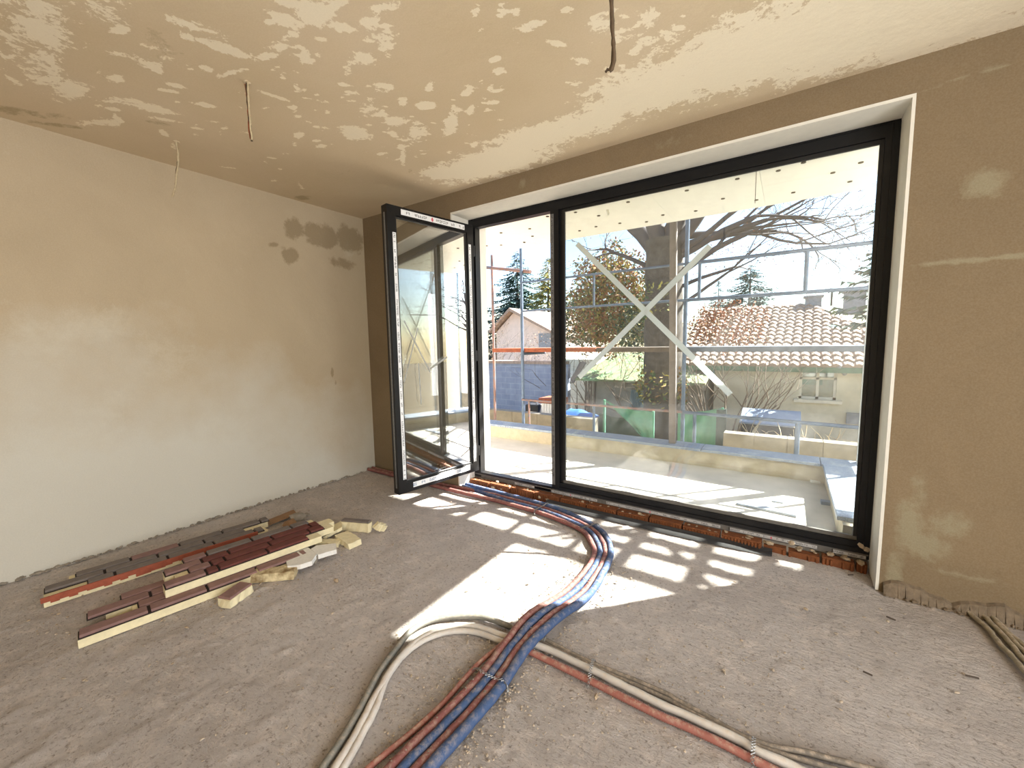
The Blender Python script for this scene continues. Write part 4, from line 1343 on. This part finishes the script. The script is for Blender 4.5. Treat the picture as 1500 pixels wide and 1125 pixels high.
def leaves(parent, name, mats, n, center, rad, size, shell=.35, label=None, flat=0.0, cat=None, kind='stuff'):
    """cloud of small leaf blades in an ellipsoid"""
    r = rng
    u = r.normal(size=(n, 3)); u /= np.linalg.norm(u, axis=1)[:, None]
    rr = (shell + (1 - shell) * r.random(n) ** .6)
    lump = 1 + .22 * np.sin(u[:, 0] * 5 + 1.3) * np.cos(u[:, 2] * 6 + u[:, 1] * 3)
    P = np.array(center) + u * np.array(rad) * (rr * lump)[:, None]
    a = r.normal(size=(n, 3)); a /= np.linalg.norm(a, axis=1)[:, None]
    b_ = np.cross(a, r.normal(size=(n, 3))); b_ /= np.linalg.norm(b_, axis=1)[:, None]
    s = size * (.6 + .8 * r.random(n))[:, None]
    A, B = a * s, b_ * s * .5
    V = np.stack([P - A, P + B, P + A, P - B], 1).reshape(-1, 3)
    bb = MB()
    bb.v = [tuple(x) for x in V]
    bb.f = [(4 * i, 4 * i + 1, 4 * i + 2, 4 * i + 3) for i in range(n)]
    bb.mi = [int(x) for x in r.integers(0, len(mats), n)]
    bb.sm = [False] * n
    return tag(bb.build(name, [M[m] for m in mats], parent), label, cat, kind=kind)


def branch(b, p, d, length, r, depth, tips, bend=.35, grav=0.0, split=(2, 3), ratio=.72):
    n = 5
    pts, rs = [p], [r]
    q, dd_ = Vector(p), Vector(d).normalized()
    for i in range(n):
        dd_ = (dd_ + Vector((random.uniform(-bend, bend), random.uniform(-bend, bend), random.uniform(-bend, bend) * .6 + grav)) * .5).normalized()
        q = q + dd_ * length / n
        pts.append(q); rs.append(r * (1 - .45 * (i + 1) / n))
    b.tube(pts, rs, 6 if r > .03 else 4, cap=False)
    if depth <= 0:
        tips.append(q)
        return
    for k in range(random.randint(*split)):
        i = random.randint(2, n) if k else n
        ang = random.uniform(.35, .9)
        nd = (dd_ + Vector((random.uniform(-1, 1), random.uniform(-1, 1), random.uniform(-.5, .8))).normalized() * math.tan(ang)).normalized()
        branch(b, pts[i], nd, length * random.uniform(ratio - .12, ratio + .08), max(.004, rs[i] * .66), depth - 1, tips, bend, grav, split, ratio)


def leaf_at(parent, name, mats, pts, per, spread, size):
    P = []
    for t in pts:
        for k in range(per):
            P.append(t + Vector((random.gauss(0, spread), random.gauss(0, spread), random.gauss(0, spread))))
    bb = MB()
    for p in P:
        a = Vector((random.gauss(0, 1), random.gauss(0, 1), random.gauss(0, 1))).normalized() * size * random.uniform(.6, 1.4)
        c = a.cross(Vector((random.gauss(0, 1), random.gauss(0, 1), random.gauss(0, 1)))).normalized() * size * .45
        bb.add([p - a, p + c, p + a, p - c], [(0, 1, 2, 3)], random.randrange(len(mats)))
    return tag(bb.build(name, [M[m] for m in mats], parent), kind='stuff')


# the big old tree behind the parapet
tx = (at(945, 500, 1, 7).x + at(1000, 500, 1, 7).x) / 2
bt = thing('old_tree', (tx, 7, GZ), 'big bare old tree with a thick ivy clad trunk', 'tree')
b = MB()
P = [(tx, 7, GZ), (tx + .02, 7, 0), (tx - .01, 7, 1.4), (tx - .02, 7, 2.7), (tx - .02, 7, 3.7)]
trunk_pts = catmull(P, .15)
b.tube(trunk_pts, [.44 * (1 + .12 * math.exp(-(p.z - GZ) * 1.5)) * (1 - .02 * p.z) + .012 * math.sin(p.z * 9) for p in trunk_pts], 18)
b.build('trunk', M['bark'], bt)
tips = []
b = MB()
for (d, L, r) in (((-1.0, .1, 1.0), 1.6, .22), ((.35, 0, 1.2), 1.8, .24), ((-.2, -.3, 1.2), 1.8, .22), ((1.0, -.2, .9), 1.9, .15)):
    branch(b, Vector((tx - .02 + d[0] * .12, 7, 3.45)), d, L, r, 3, tips, .3)
for (z, d, L, r) in ((2.9, (1, -.2, .55), 1.5, .08), (3.3, (1, .1, .35), 1.6, .08), (2.6, (1, -.1, .25), 1.2, .05), (3.5, (1, -.3, .2), 1.7, .08), (2.2, (1, .2, .6), 1.2, .05), (3.1, (-1, -.2, .6), 1.2, .06), (3.7, (1, .3, .15), 1.9, .08), (3.4, (.9, -.6, .3), 1.6, .07)):
    branch(b, Vector((tx + (.3 if d[0] > 0 else -.3), 7, z)), d, L, r, 5, tips, .42, -.02, (2, 3), .72)
b.build('branches', M['twig_dark'], bt)
leaf_at(bt, 'dry_leaves', ['leaf_brown', 'leaf_rust', 'twig'], [t for t in tips if random.random() < .6], 2, .08, .022)
iv = leaves(bt, 'ivy', ['leaf_olive', 'leaf_yellow', 'leaf_green', 'leaf_brown'], 900, (tx, 6.9, .35), (.6, .5, .55), .05, .7)
leaves(bt, 'ivy', ['leaf_olive', 'leaf_green', 'leaf_yellow'], 260, (tx - .1, 6.75, 2.3), (.42, .35, .5), .045, .8)


leaves(bt, 'dry_leaves', ['leaf_rust', 'twig_dark', 'leaf_brown'], 420, tuple(at(1075, 372, 1, 7)), (1.25, .7, .75), .02, .2)


def conifer(name, label, x, y, z0, z1, rad, mats, n=26, dens=9, group=None, droop=.25, low=.08):
    t = thing(name, (x, y, z0), label, 'tree', group)
    b = MB(); b.tube([(x, y, z0), (x, y, z1)], [rad * .06, .01], 6); b.build('trunk', M['bark'], t)
    bb = MB()
    for i in range(n * dens):
        f = random.random() ** 1.15
        z = z0 + (z1 - z0) * (low + (1 - low) * f)
        rr = (rad * (1 - f) ** .8 + rad * .04) * random.uniform(.55, 1.08)
        a = random.random() * 6.283
        d = Vector((math.cos(a), math.sin(a), 0)); s = Vector((-d.y, d.x, 0))
        C0 = Vector((x, y, z))
        prev = C0 + d * rr * .25
        for j in range(1, 5):
            u = .25 + .75 * j / 4
            q = C0 + d * rr * u + s * random.uniform(-.05, .05) * rr + Vector((0, 0, -droop * rr * u ** 1.6 + (.10 * rr if j == 4 else 0)))
            w = (.10 + .16 * (1 - u)) * rr + .05
            for e in (-1, 1):
                for g in range(2):
                    o = prev.lerp(q, random.random())
                    tp = o + s * e * w * random.uniform(.6, 1.5) + d * w * random.uniform(.3, 1.0) + Vector((0, 0, -w * random.uniform(.1, .7)))
                    k_ = (q - prev).normalized() * w * .28
                    bb.add([o - k_, o + k_, tp], [(0, 1, 2)], random.randrange(len(mats)))
            bb.add([prev + Vector((0, 0, -w * .2)), q, prev + Vector((0, 0, w * .15))], [(0, 1, 2)], random.randrange(len(mats)))
            prev = q
    tag(bb.build('needles', [M[m_] for m_ in mats], t), kind='stuff')
    return t


p = at(757, 368, 1, 31); conifer('conifer', 'tall dark green conifer behind the pink gabled house', p.x, 31, GZ, p.z, 5.4, ['needle_dark', 'needle_blue', 'needle_dark'], 44, 12)
p = at(797, 378, 1, 30); conifer('conifer', 'yellow green conifer beside the tall dark one', p.x + .4, 30, GZ, p.z, 4.6, ['needle_yellow', 'leaf_olive', 'leaf_yellow'], 44, 12)
p = at(1100, 388, 1, 24); conifer('conifer', 'hazy blue green conifer rising behind the tiled roof', p.x, 24, GZ, p.z, 4.0, ['needle_blue'], 40, 10)
p = at(1053, 412, 1, 26); conifer('conifer', 'smaller hazy conifer left of the roof behind the old tree', p.x, 26, GZ, p.z, 2.0, ['needle_blue'], 26, 9)
p = at(1302, 500, 1, 8.6); conifer('fir_tree', 'green fir whose branch tips show at the right edge of the pane', p.x + .2, 8.6, GZ, 5.2, 1.35, ['needle_dark', 'leaf_green', 'needle_blue'], 26, 7, droop=.12, low=.48)


def bush(name, label, c, rad, mats, n, size, stems=9, group=None, twigm='twig', depth=2, sf=.42):
    t = thing(name, (c[0], c[1], GZ), label, 'bush', group)
    b = MB(); tips = []
    for i in range(stems):
        a = random.random() * 6.28
        branch(b, Vector((c[0] + math.cos(a) * rad[0] * .2, c[1] + math.sin(a) * rad[1] * .2, GZ)), (math.cos(a) * .4, math.sin(a) * .3, 1), (c[2] + rad[2] * .3 - GZ) * sf, .03, depth, tips, .3)
    b.build('stems', M[twigm], t)
    if n:
        leaves(t, 'leaves', mats, n, c, rad, size, .3)
    return t


c = at(893, 440, 1, 9.6); bush('leafy_bush', 'large brown and olive leafy bush left of the old tree', (c.x, 9.6, c.z), (1.35, .9, 1.6), ['leaf_brown', 'leaf_olive', 'leaf_yellow', 'leaf_brown', 'leaf_green', 'leaf_rust'], 9500, .06, 10)
c = at(858, 470, 1, 10.2); bush('leafy_bush', 'darker green brown bush beside the large leafy one', (c.x, 10.2, c.z), (1.2, .7, 1.0), ['leaf_green', 'leaf_brown', 'needle_dark', 'leaf_olive'], 3500, .055, 8)
c = at(936, 480, 1, 9.0); bush('leafy_bush', 'dark ivy green bush tucked against the old trunk', (c.x, 9.0, c.z), (.65, .5, .8), ['leaf_green', 'leaf_olive', 'needle_dark'], 2200, .05, 6)
c = at(1062, 478, 1, 8.4); bush('rust_bush', 'bare rust leaved bush in front of the tiled roof', (c.x, 8.4, c.z), (.95, .6, .62), ['leaf_rust', 'leaf_brown', 'twig', 'leaf_rust'], 2400, .034, 18, depth=3, sf=.5)
c = at(722, 480, 1, 12); bush('bare_bush', 'bare pinkish bush in front of the pink gabled house', (c.x, 12, c.z), (.8, .6, 1.2), ['twig', 'leaf_brown'], 300, .03, 14, depth=3)
c = at(790, 505, 1, 13); bush('bare_bush', 'bare twiggy bush against the wall of the pink gabled house', (c.x, 13, c.z), (1.0, .6, .7), ['twig', 'leaf_brown'], 260, .03, 14, depth=3)
t = thing('dry_shrub', (3.9, 5.2, GZ), 'tangle of straw coloured bare shoots behind the garden wall', 'bush')
b = MB()
for i in range(170):
    x = random.uniform(3.2, 7.5); y = random.uniform(4.75, 6.2)
    p = Vector((x, y, -.75)); d = Vector((random.uniform(-.8, .8), random.uniform(-.4, .4), 1))
    pts = [p]
    for k in range(4):
        d = (d + Vector((random.uniform(-.5, .5), random.uniform(-.4, .4), random.uniform(-.55, .15)))).normalized(); p = p + d * random.uniform(.12, .26); pts.append(p)
    b.tube(pts, [.011, .009, .007, .006, .004], 4, cap=False)
tag(b.build('shoots', [M['straw']], t), kind='stuff')
b = MB(); b.box(3.2, 8.4, 4.24, 6.4, GZ, -.6); b.build('earth_bank', M['soil'], t)


def bare_tree(label, x, y, h, seed, mat='twig', group=None):
    random.seed(seed)
    t = thing('bare_tree', (x, y, GZ), label, 'tree', group)
    b = MB(); tp = []
    b.tube([(x, y, GZ), (x, y, GZ + h * .35)], [h * .02, h * .015], 8)
    b.build('trunk', M['bark'], t)
    b = MB()
    for k in range(5):
        a = k * 1.257 + random.random()
        branch(b, Vector((x, y, GZ + h * (.26 + .02 * k))), (math.cos(a) * .7, math.sin(a) * .7, 1), h * .26, h * .011, 4, tp, .35, 0, (2, 3), .74)
    b.build('branches', M[mat], t)
    return t


bare_tree('bare tree seen hazily behind the roof chimneys', at(1150, 420, 1, 19).x, 19, 5.6, 3)
bare_tree('bare tree left of the chimneys behind the tiled roof', at(1040, 430, 1, 21).x, 21, 6.2, 5)
bare_tree('bare garden tree mirrored in the glazed door', 9.2, 5.8, 7.0, 8, 'twig_dark')
bare_tree('bare garden tree further along, mirrored in the glazed door', 13.5, 9.5, 8.0, 9, 'twig_dark')
random.seed(21)

# ------------------------------------------------------------------ tiled house on the right
hs = thing('tiled_house', (4, 12, GZ), 'old cream stucco house with a tiled hip roof', 'house')
x0 = at(1046, 560, 1, 10).x; x1 = 6.9
zE = .66
wx0, wx1 = at(1171, 560, 1, 10).x, at(1226, 560, 1, 10).x; wz0, wz1 = at(1200, 585, 1, 10).z, at(1200, 541, 1, 10).z
b = MB()
b.box(x0, wx0, 10, 10.2, GZ, zE); b.box(wx1, x1, 10, 10.2, GZ, zE); b.box(wx0, wx1, 10, 10.2, GZ, wz0); b.box(wx0, wx1, 10, 10.2, wz1, zE)
b.box(x0, x0 + .2, 10.2, 16, GZ, zE); b.box(x1 - .2, x1, 10.2, 16, GZ, zE); b.box(x0, x1, 15.8, 16, GZ, zE); b.box(wx0, wx1, 10.6, 10.62, wz0, wz1)
b.build('stucco_wall', M['stucco'], hs)
yr = 13.6
rz = at(1150, 447, 1, yr).z; rx1 = at(1188, 447, 1, yr).x; rx0 = x0 - .9
ye, ze = 9.62, .70
ex0, ex1 = x0 - 1.05, x1 + .25
b = MB()
b.add([(ex0, ye, ze), (ex1, ye, ze), (rx1, yr, rz), (rx0, yr, rz), (ex1, 17.4, ze), (ex0, 17.4, ze)], [(0, 1, 2, 3), (1, 4, 2), (4, 5, 3, 2), (5, 0, 3), (0, 5, 4, 1)])
b.build('roof_deck', M['tile_under'], hs)
b = MB(); b.box(ex0, ex1, ye - .04, ye, ze - .13, ze); b.build('fascia', M['green_trim'], hs)
sl = Vector((0, yr - ye, rz - ze)); SLn = sl.length; slu = sl.normalized(); nrm = Vector((0, -slu.z, slu.y))
TP, TR = .215, .27
tm = MB()
prof = [(-.5, .012), (-.3, .055), (-.05, .075), (.2, .05), (.36, .014), (.5, .012)]
V = []
for (q, lift_) in ((-.012, 1.0), (TR * 1.1, .55)):
    for (a, hh) in prof:
        V.append((a * TP, q, hh * lift_ + (.028 if q < 0 else 0)))
for (a, hh) in prof:
    V.append((a * TP, -.012, -.005))
n_ = len(prof)
F = [(i, i + 1, n_ + i + 1, n_ + i) for i in range(n_ - 1)] + [(2 * n_ + i, 2 * n_ + i + 1, i + 1, i) for i in range(n_ - 1)]
tile_me = bpy.data.meshes.new('roof_tile')
tile_me.from_pydata(V, [], F); tile_me.materials.append(M['tile']); tile_me.update()
rows_n = int(SLn / TR)
single, rest = 0, MB()
Rm = Matrix(((1, 0, 0), (0, slu.y, nrm.y), (0, slu.z, nrm.z)))
for rr in range(rows_n):
    f = (rr + .5) / rows_n
    xa_, xb_ = ex0 + (rx0 - ex0) * f, ex1 + (rx1 - ex1) * f
    for cc in range(int((xb_ - xa_) / TP)):
        x = xa_ + TP * (cc + .5) + (rr % 2) * .02
        pos = Vector((x, ye, ze)) + slu * (rr * TR) + nrm * .012
        ang = random.gauss(0, .025)
        Rj = Rm @ Matrix.Rotation(ang, 3, 'Z')
        if rr < 8 and single < 300 and x < 6.6:
            o = bpy.data.objects.new('roof_tile', tile_me); COL.objects.link(o); o.parent = hs
            o.matrix_local = Matrix.Translation(pos - WPOS[hs.name]) @ Rj.to_4x4()
            single += 1
        else:
            rest.add([pos + Rj @ Vector(v) for v in V], F)
tag(rest.build('roof_tiles', M['tile'], hs), kind='stuff')
for (u, w, hgt) in ((1191, .42, .36), (1252, .5, .5)):
    p = at(u, 452, 1, yr - .2)
    b = MB(); b.box(p.x - w / 2, p.x + w / 2, yr - .25, yr + .25, rz - .4, p.z + hgt); b.box(p.x - w / 2 - .05, p.x + w / 2 + .05, yr - .3, yr + .3, p.z + hgt, p.z + hgt + .05); b.build('chimney', M['chimney'], hs)
p = at(1218, 440, 1, yr); b = MB(); b.tube([(p.x, yr, rz - .1), (p.x, yr, p.z + .25)], .03, 6); b.build('vent_pipe', M['black'], hs)
b = MB()
for (a0, a1, c0, c1) in ((wx0, wx1, wz0, wz0 + .06), (wx0, wx1, wz1 - .06, wz1), (wx0, wx0 + .06, wz0, wz1), (wx1 - .06, wx1, wz0, wz1), ((wx0 + wx1) / 2 - .03, (wx0 + wx1) / 2 + .03, wz0, wz1), (wx0, wx1, wz0 + (wz1 - wz0) * .66, wz0 + (wz1 - wz0) * .66 + .05)):
    b.box(a0, a1, 10.04, 10.1, c0, c1)
wf = b.build('window', M['lime'], hs)
b = MB(); b.box(wx0 + .04, wx1 - .04, 10.06, 10.075, wz0 + .04, wz1 - .04); b.build('pane', M['glass_clear'], wf)
b = MB()
for i in range(14):
    xx = wx0 + .05 + (wx1 - wx0 - .1) * i / 14
    b.box(xx, xx + (wx1 - wx0 - .1) / 14, 10.11 + .01 * (i % 2), 10.125 + .01 * (i % 2), wz0 + .02, wz1 - .02)
b.build('curtain', M['curtain'], wf)
b = MB(); b.box(wx0 + .04, (wx0 + wx1) / 2 + .1, 10.095, 10.105, wz0 + .36, wz0 + .5); b.build('curtain', M['teal'], wf)
b = MB(); b.box(wx0 - .1, wx1 + .12, 9.9, 10.06, wz0 - .09, wz0 - .01); b.build('window_sill', M['lime'], hs)
p = at(1228, 536, 1, 9.7); b = MB(); b.tube([(p.x, 9.6, p.z), (p.x + .14, 9.72, p.z - .2)], .05, 8); b.build('downpipe', M['chimney'], hs)
p = at(1251, 612, 1, 9.98); b = MB(); b.box(p.x - .15, p.x + .15, 9.9, 10, p.z - .15, p.z + .12); b.build('meter_box', M['chimney'], hs)
q1, q2 = at(1085, 606, 1, 6.8), at(1174, 610, 1, 6.8)
t = thing('cold_frame', ((q1.x + q2.x) / 2, 6.9, GZ), 'blue grey sheet topped cold frame before the stucco house', 'frame')
b = MB(); b.add([(q1.x, 6.6, q1.z - .14), (q2.x, 6.6, q1.z - .14), (q2.x, 7.3, q1.z + .06), (q1.x, 7.3, q1.z + .06)], [(0, 1, 2, 3)]); b.prism([(q1.x, 6.6, q1.z - .17), (q2.x, 6.6, q1.z - .17), (q2.x, 7.3, q1.z + .03), (q1.x, 7.3, q1.z + .03)], (0, 0, .02)); b.build('lid', M['granite'], t)
b = MB(); b.box(q1.x + .03, q2.x - .03, 6.65, 7.25, GZ, q1.z - .16); b.build('box', M['black'], t)

# ------------------------------------------------------------------ shed, gabled house and odds and ends
sh = thing('garden_shed', (-.2, 9.6, GZ), 'low grey garden shed with a mossy green roof', 'shed')
sx0, sx1 = at(871, 580, 1, 9).x, at(952, 580, 1, 9).x + 1.4
zt = at(900, 557, 1, 9).z
b = MB(); b.box(sx0, sx1, 9, 11.2, GZ, zt); b.build('shed_wall', M['shedwall'], sh)
zb = at(905, 521, 1, 11.0).z
b = MB(); b.prism([(sx0 - .55, 8.7, zt - .02), (sx1 + .1, 8.7, zt - .02), (sx1 + .1, 11.4, zb), (sx0 - .1, 11.4, zb)], (0, 0, .06)); b.build('roof_sheet', M['greenroof'], sh)
for i in range(12):
    xx = sx0 - .45 + i * (sx1 - sx0 + .5) / 12
    b = MB(); b.bar((xx, 8.68, zt + .05), (xx + .3, 11.3, zb + .07), .05, .03); b.build('roof_rib', M['greenroof'], sh)
b = MB(); b.bar((sx0 - .62, 8.68, zt - .02), (sx0 - .3, 8.9, zt + .55), .14, .04, (0, 1, 0)); b.bar((sx0 - .62, 8.66, zt - .1), (sx0 - .7, 9.6, zt + .5), .16, .04, (0, 1, 0)); b.build('barge_board', M['timber'], sh)
b = MB()
for i in range(4):
    b.bar((sx0 - .28 + i * .09, 8.9, GZ), (sx0 - .26 + i * .09, 8.95, zt - .05), .06, .04, (0, 1, 0))
b.build('door_slats', M['plank'], sh)
p0, p1 = at(921, 597, 1, 8.7), at(946, 573, 1, 8.7)
b = MB()
nn_ = 11
for i in range(nn_):
    xx = p0.x + (p1.x - p0.x) * i / nn_; ww = (p1.x - p0.x) / nn_
    b.add([(xx, 8.7, p0.z - .1), (xx + ww / 2, 8.66, p0.z - .1), (xx + ww / 2, 8.84, p1.z), (xx, 8.88, p1.z)], [(0, 1, 2, 3)])
    b.add([(xx + ww / 2, 8.66, p0.z - .1), (xx + ww, 8.7, p0.z - .1), (xx + ww, 8.88, p1.z), (xx + ww / 2, 8.84, p1.z)], [(0, 1, 2, 3)])
b.box(p0.x, p1.x, 8.7, 8.9, GZ, p0.z - .1)
tag(b.build('corrugated_sheet', M['corr'], None, ((p0.x + p1.x) / 2, 8.8, GZ)), 'pale corrugated sheet leaning on the shed wall', 'sheet')
gh = thing('gabled_house', (-10.5, 20, GZ), 'distant pale pink gabled house', 'house')
pa, pl, pr = at(752, 456, 1, 20), at(722, 487, 1, 20), at(822, 492, 1, 20)
b = MB(); b.prism([(pl.x + .3, 20, GZ), (pr.x - .3, 20, GZ), (pr.x - .3, 20, pr.z), (pa.x, 20, pa.z - .1), (pl.x + .3, 20, pl.z)], (0, 8, 0)); b.build('stucco_wall', M['stucco_pink'], gh)
for (q, w_) in ((pl, -1), (pr, 1)):
    b = MB(); b.prism([(pa.x, 19.5, pa.z), (q.x, 19.5, q.z - .05), (q.x, 19.5, q.z + .12), (pa.x, 19.5, pa.z + .2)], (0, 9, 0)); b.build('roof_slope', M['tile'], gh)
wa = at(800, 500, 1, 19.98)
b = MB(); b.box(wa.x - .5, wa.x + .5, 19.9, 20.02, wa.z - .6, wa.z + .5); b.build('window', M['chimney'], gh)
far = thing('far_building', (-13, 12, GZ), 'white rendered building at the left edge of the door opening', 'building')
p = at(838, 545, 1, 11.5)
b = MB(); b.box(p.x - .9, p.x + 1.0, 11.5, 14, GZ, p.z + .5); b.build('rendered_wall', M['stucco'], far)
far.location = (p.x, 11.5, GZ)
WPOS[far.name] = Vector((p.x, 11.5, GZ))
for ch in far.children:
    ch.location = -Vector((p.x, 11.5, GZ)) + Vector((-13, 12, GZ))
far['label'] = 'small cream outbuilding between the block wall and the shed'
b = MB(); b.box(p.x - .12, p.x + .12, 11.44, 11.52, p.z - .35, p.z + .05); b.build('window', M['lime'], far)


def netting(label, corners, mat, y, nx_=12, ny_=10, sag=.06, name='netting'):
    A, B, C_, D_ = [at(u, v, 1, y) for (u, v) in corners]
    V, F = [], []
    for i in range(nx_):
        for j in range(ny_):
            s, t_ = i / (nx_ - 1), j / (ny_ - 1)
            q = (A * (1 - s) + B * s) * (1 - t_) + (D_ * (1 - s) + C_ * s) * t_
            V.append(q + Vector((0, .05 * math.sin(s * 17 + t_ * 4) + .03 * math.sin(t_ * 13), -sag * math.sin(s * math.pi) * (1 - t_))))
    for i in range(nx_ - 1):
        for j in range(ny_ - 1):
            F.append((i * ny_ + j, (i + 1) * ny_ + j, (i + 1) * ny_ + j + 1, i * ny_ + j + 1))
    b = MB(); b.add(V, F, 0, True); b.add([v + Vector((0, .006, 0)) for v in V], [tuple(reversed(f)) for f in F], 0, True)
    low = min(v.z for v in V)
    b.bar((V[0].x, y + .06, GZ), (V[0].x, y + .06, V[0].z), .04, .04, (0, 1, 0)); b.bar((B.x, y + .06, GZ), (B.x, y + .06, B.z), .04, .04, (0, 1, 0))
    return tag(b.build(name, M[mat], None, ((A.x + B.x) / 2, y, GZ)), label, 'netting')


netting('torn green netting hung left of the old trunk', [(884, 586), (956, 603), (958, 668), (944, 640)], 'net', 5.2)
netting('dark grey netting sheet behind the torn green one', [(878, 606), (956, 612), (956, 672), (878, 668)], 'net_dark', 5.6)
netting('green netting stretched right of the old trunk', [(994, 606), (1058, 598), (1052, 690), (994, 690)], 'net', 5.2, sag=.01)
netting('dark folded edge of netting beside the garden wall', [(1051, 600), (1062, 600), (1062, 690), (1050, 690)], 'net_dark', 5.0, 4, 6, .0)
pt_ = thing('pallet_stack', (-1.9, 5.2, GZ), 'white slatted crate with a rusty load on the garden wall', 'crate')
q0, q1 = at(795, 607, 1, 5.2), at(815, 590, 1, 5.2)
pt_.location = ((q0.x + q1.x) / 2, 5.2, GZ); WPOS[pt_.name] = Vector(pt_.location)
for i in range(5):
    xx = q0.x + (q1.x - q0.x) * i / 5
    b = MB(); b.box(xx, xx + .06, 5.15, 5.2, GZ, q1.z - .02); b.build('slat', M['eps_white'], pt_)
b = MB(); b.box(q0.x - .06, q1.x + .1, 5.12, 5.6, q1.z - .02, q1.z + .09); b.build('load', M['plank_rust'], pt_)
b = MB(); b.box(q0.x, q1.x, 5.2, 5.6, GZ, q1.z - .02); b.build('inside', M['black'], pt_)
q0 = at(782, 598, 1, 5.4); b = MB(); b.obox((q0.x, 5.5, (q0.z + GZ) / 2 + .05), (.17, 0, 0), (0, .2, 0), (0, 0, (q0.z - GZ) / 2 + .05), 0, .02)
b.tube([(q0.x - .1, 5.35, q0.z + .1), (q0.x - .1, 5.35, q0.z + .16), (q0.x + .1, 5.35, q0.z + .16), (q0.x + .1, 5.35, q0.z + .1)], .012, 6)
tag(b.build('plastic_drum', M['black'], None, (q0.x, 5.5, GZ)), 'black plastic drum beside the white slatted crate', 'drum')
q0 = at(843, 604, 1, 6.0); b = MB()
V, F = [], []
for i in range(10):
    for j in range(6):
        s, t_ = i / 9, j / 5
        V.append((q0.x - .5 + s, 5.8 + t_ * .5, q0.z - .08 + .16 * math.sin(s * 3.1) * math.sin(t_ * 3.1) + .02 * math.sin(s * 23)))
for i in range(9):
    for j in range(5):
        F.append((i * 6 + j, (i + 1) * 6 + j, (i + 1) * 6 + j + 1, i * 6 + j + 1))
b.add(V, F, 0, True); b.box(q0.x - .45, q0.x + .45, 5.82, 6.25, GZ, q0.z - .09)
tag(b.build('blue_tarpaulin', M['tarp'], None, (q0.x, 6, GZ)), 'blue tarpaulin heaped over something behind the garden wall', 'tarpaulin')
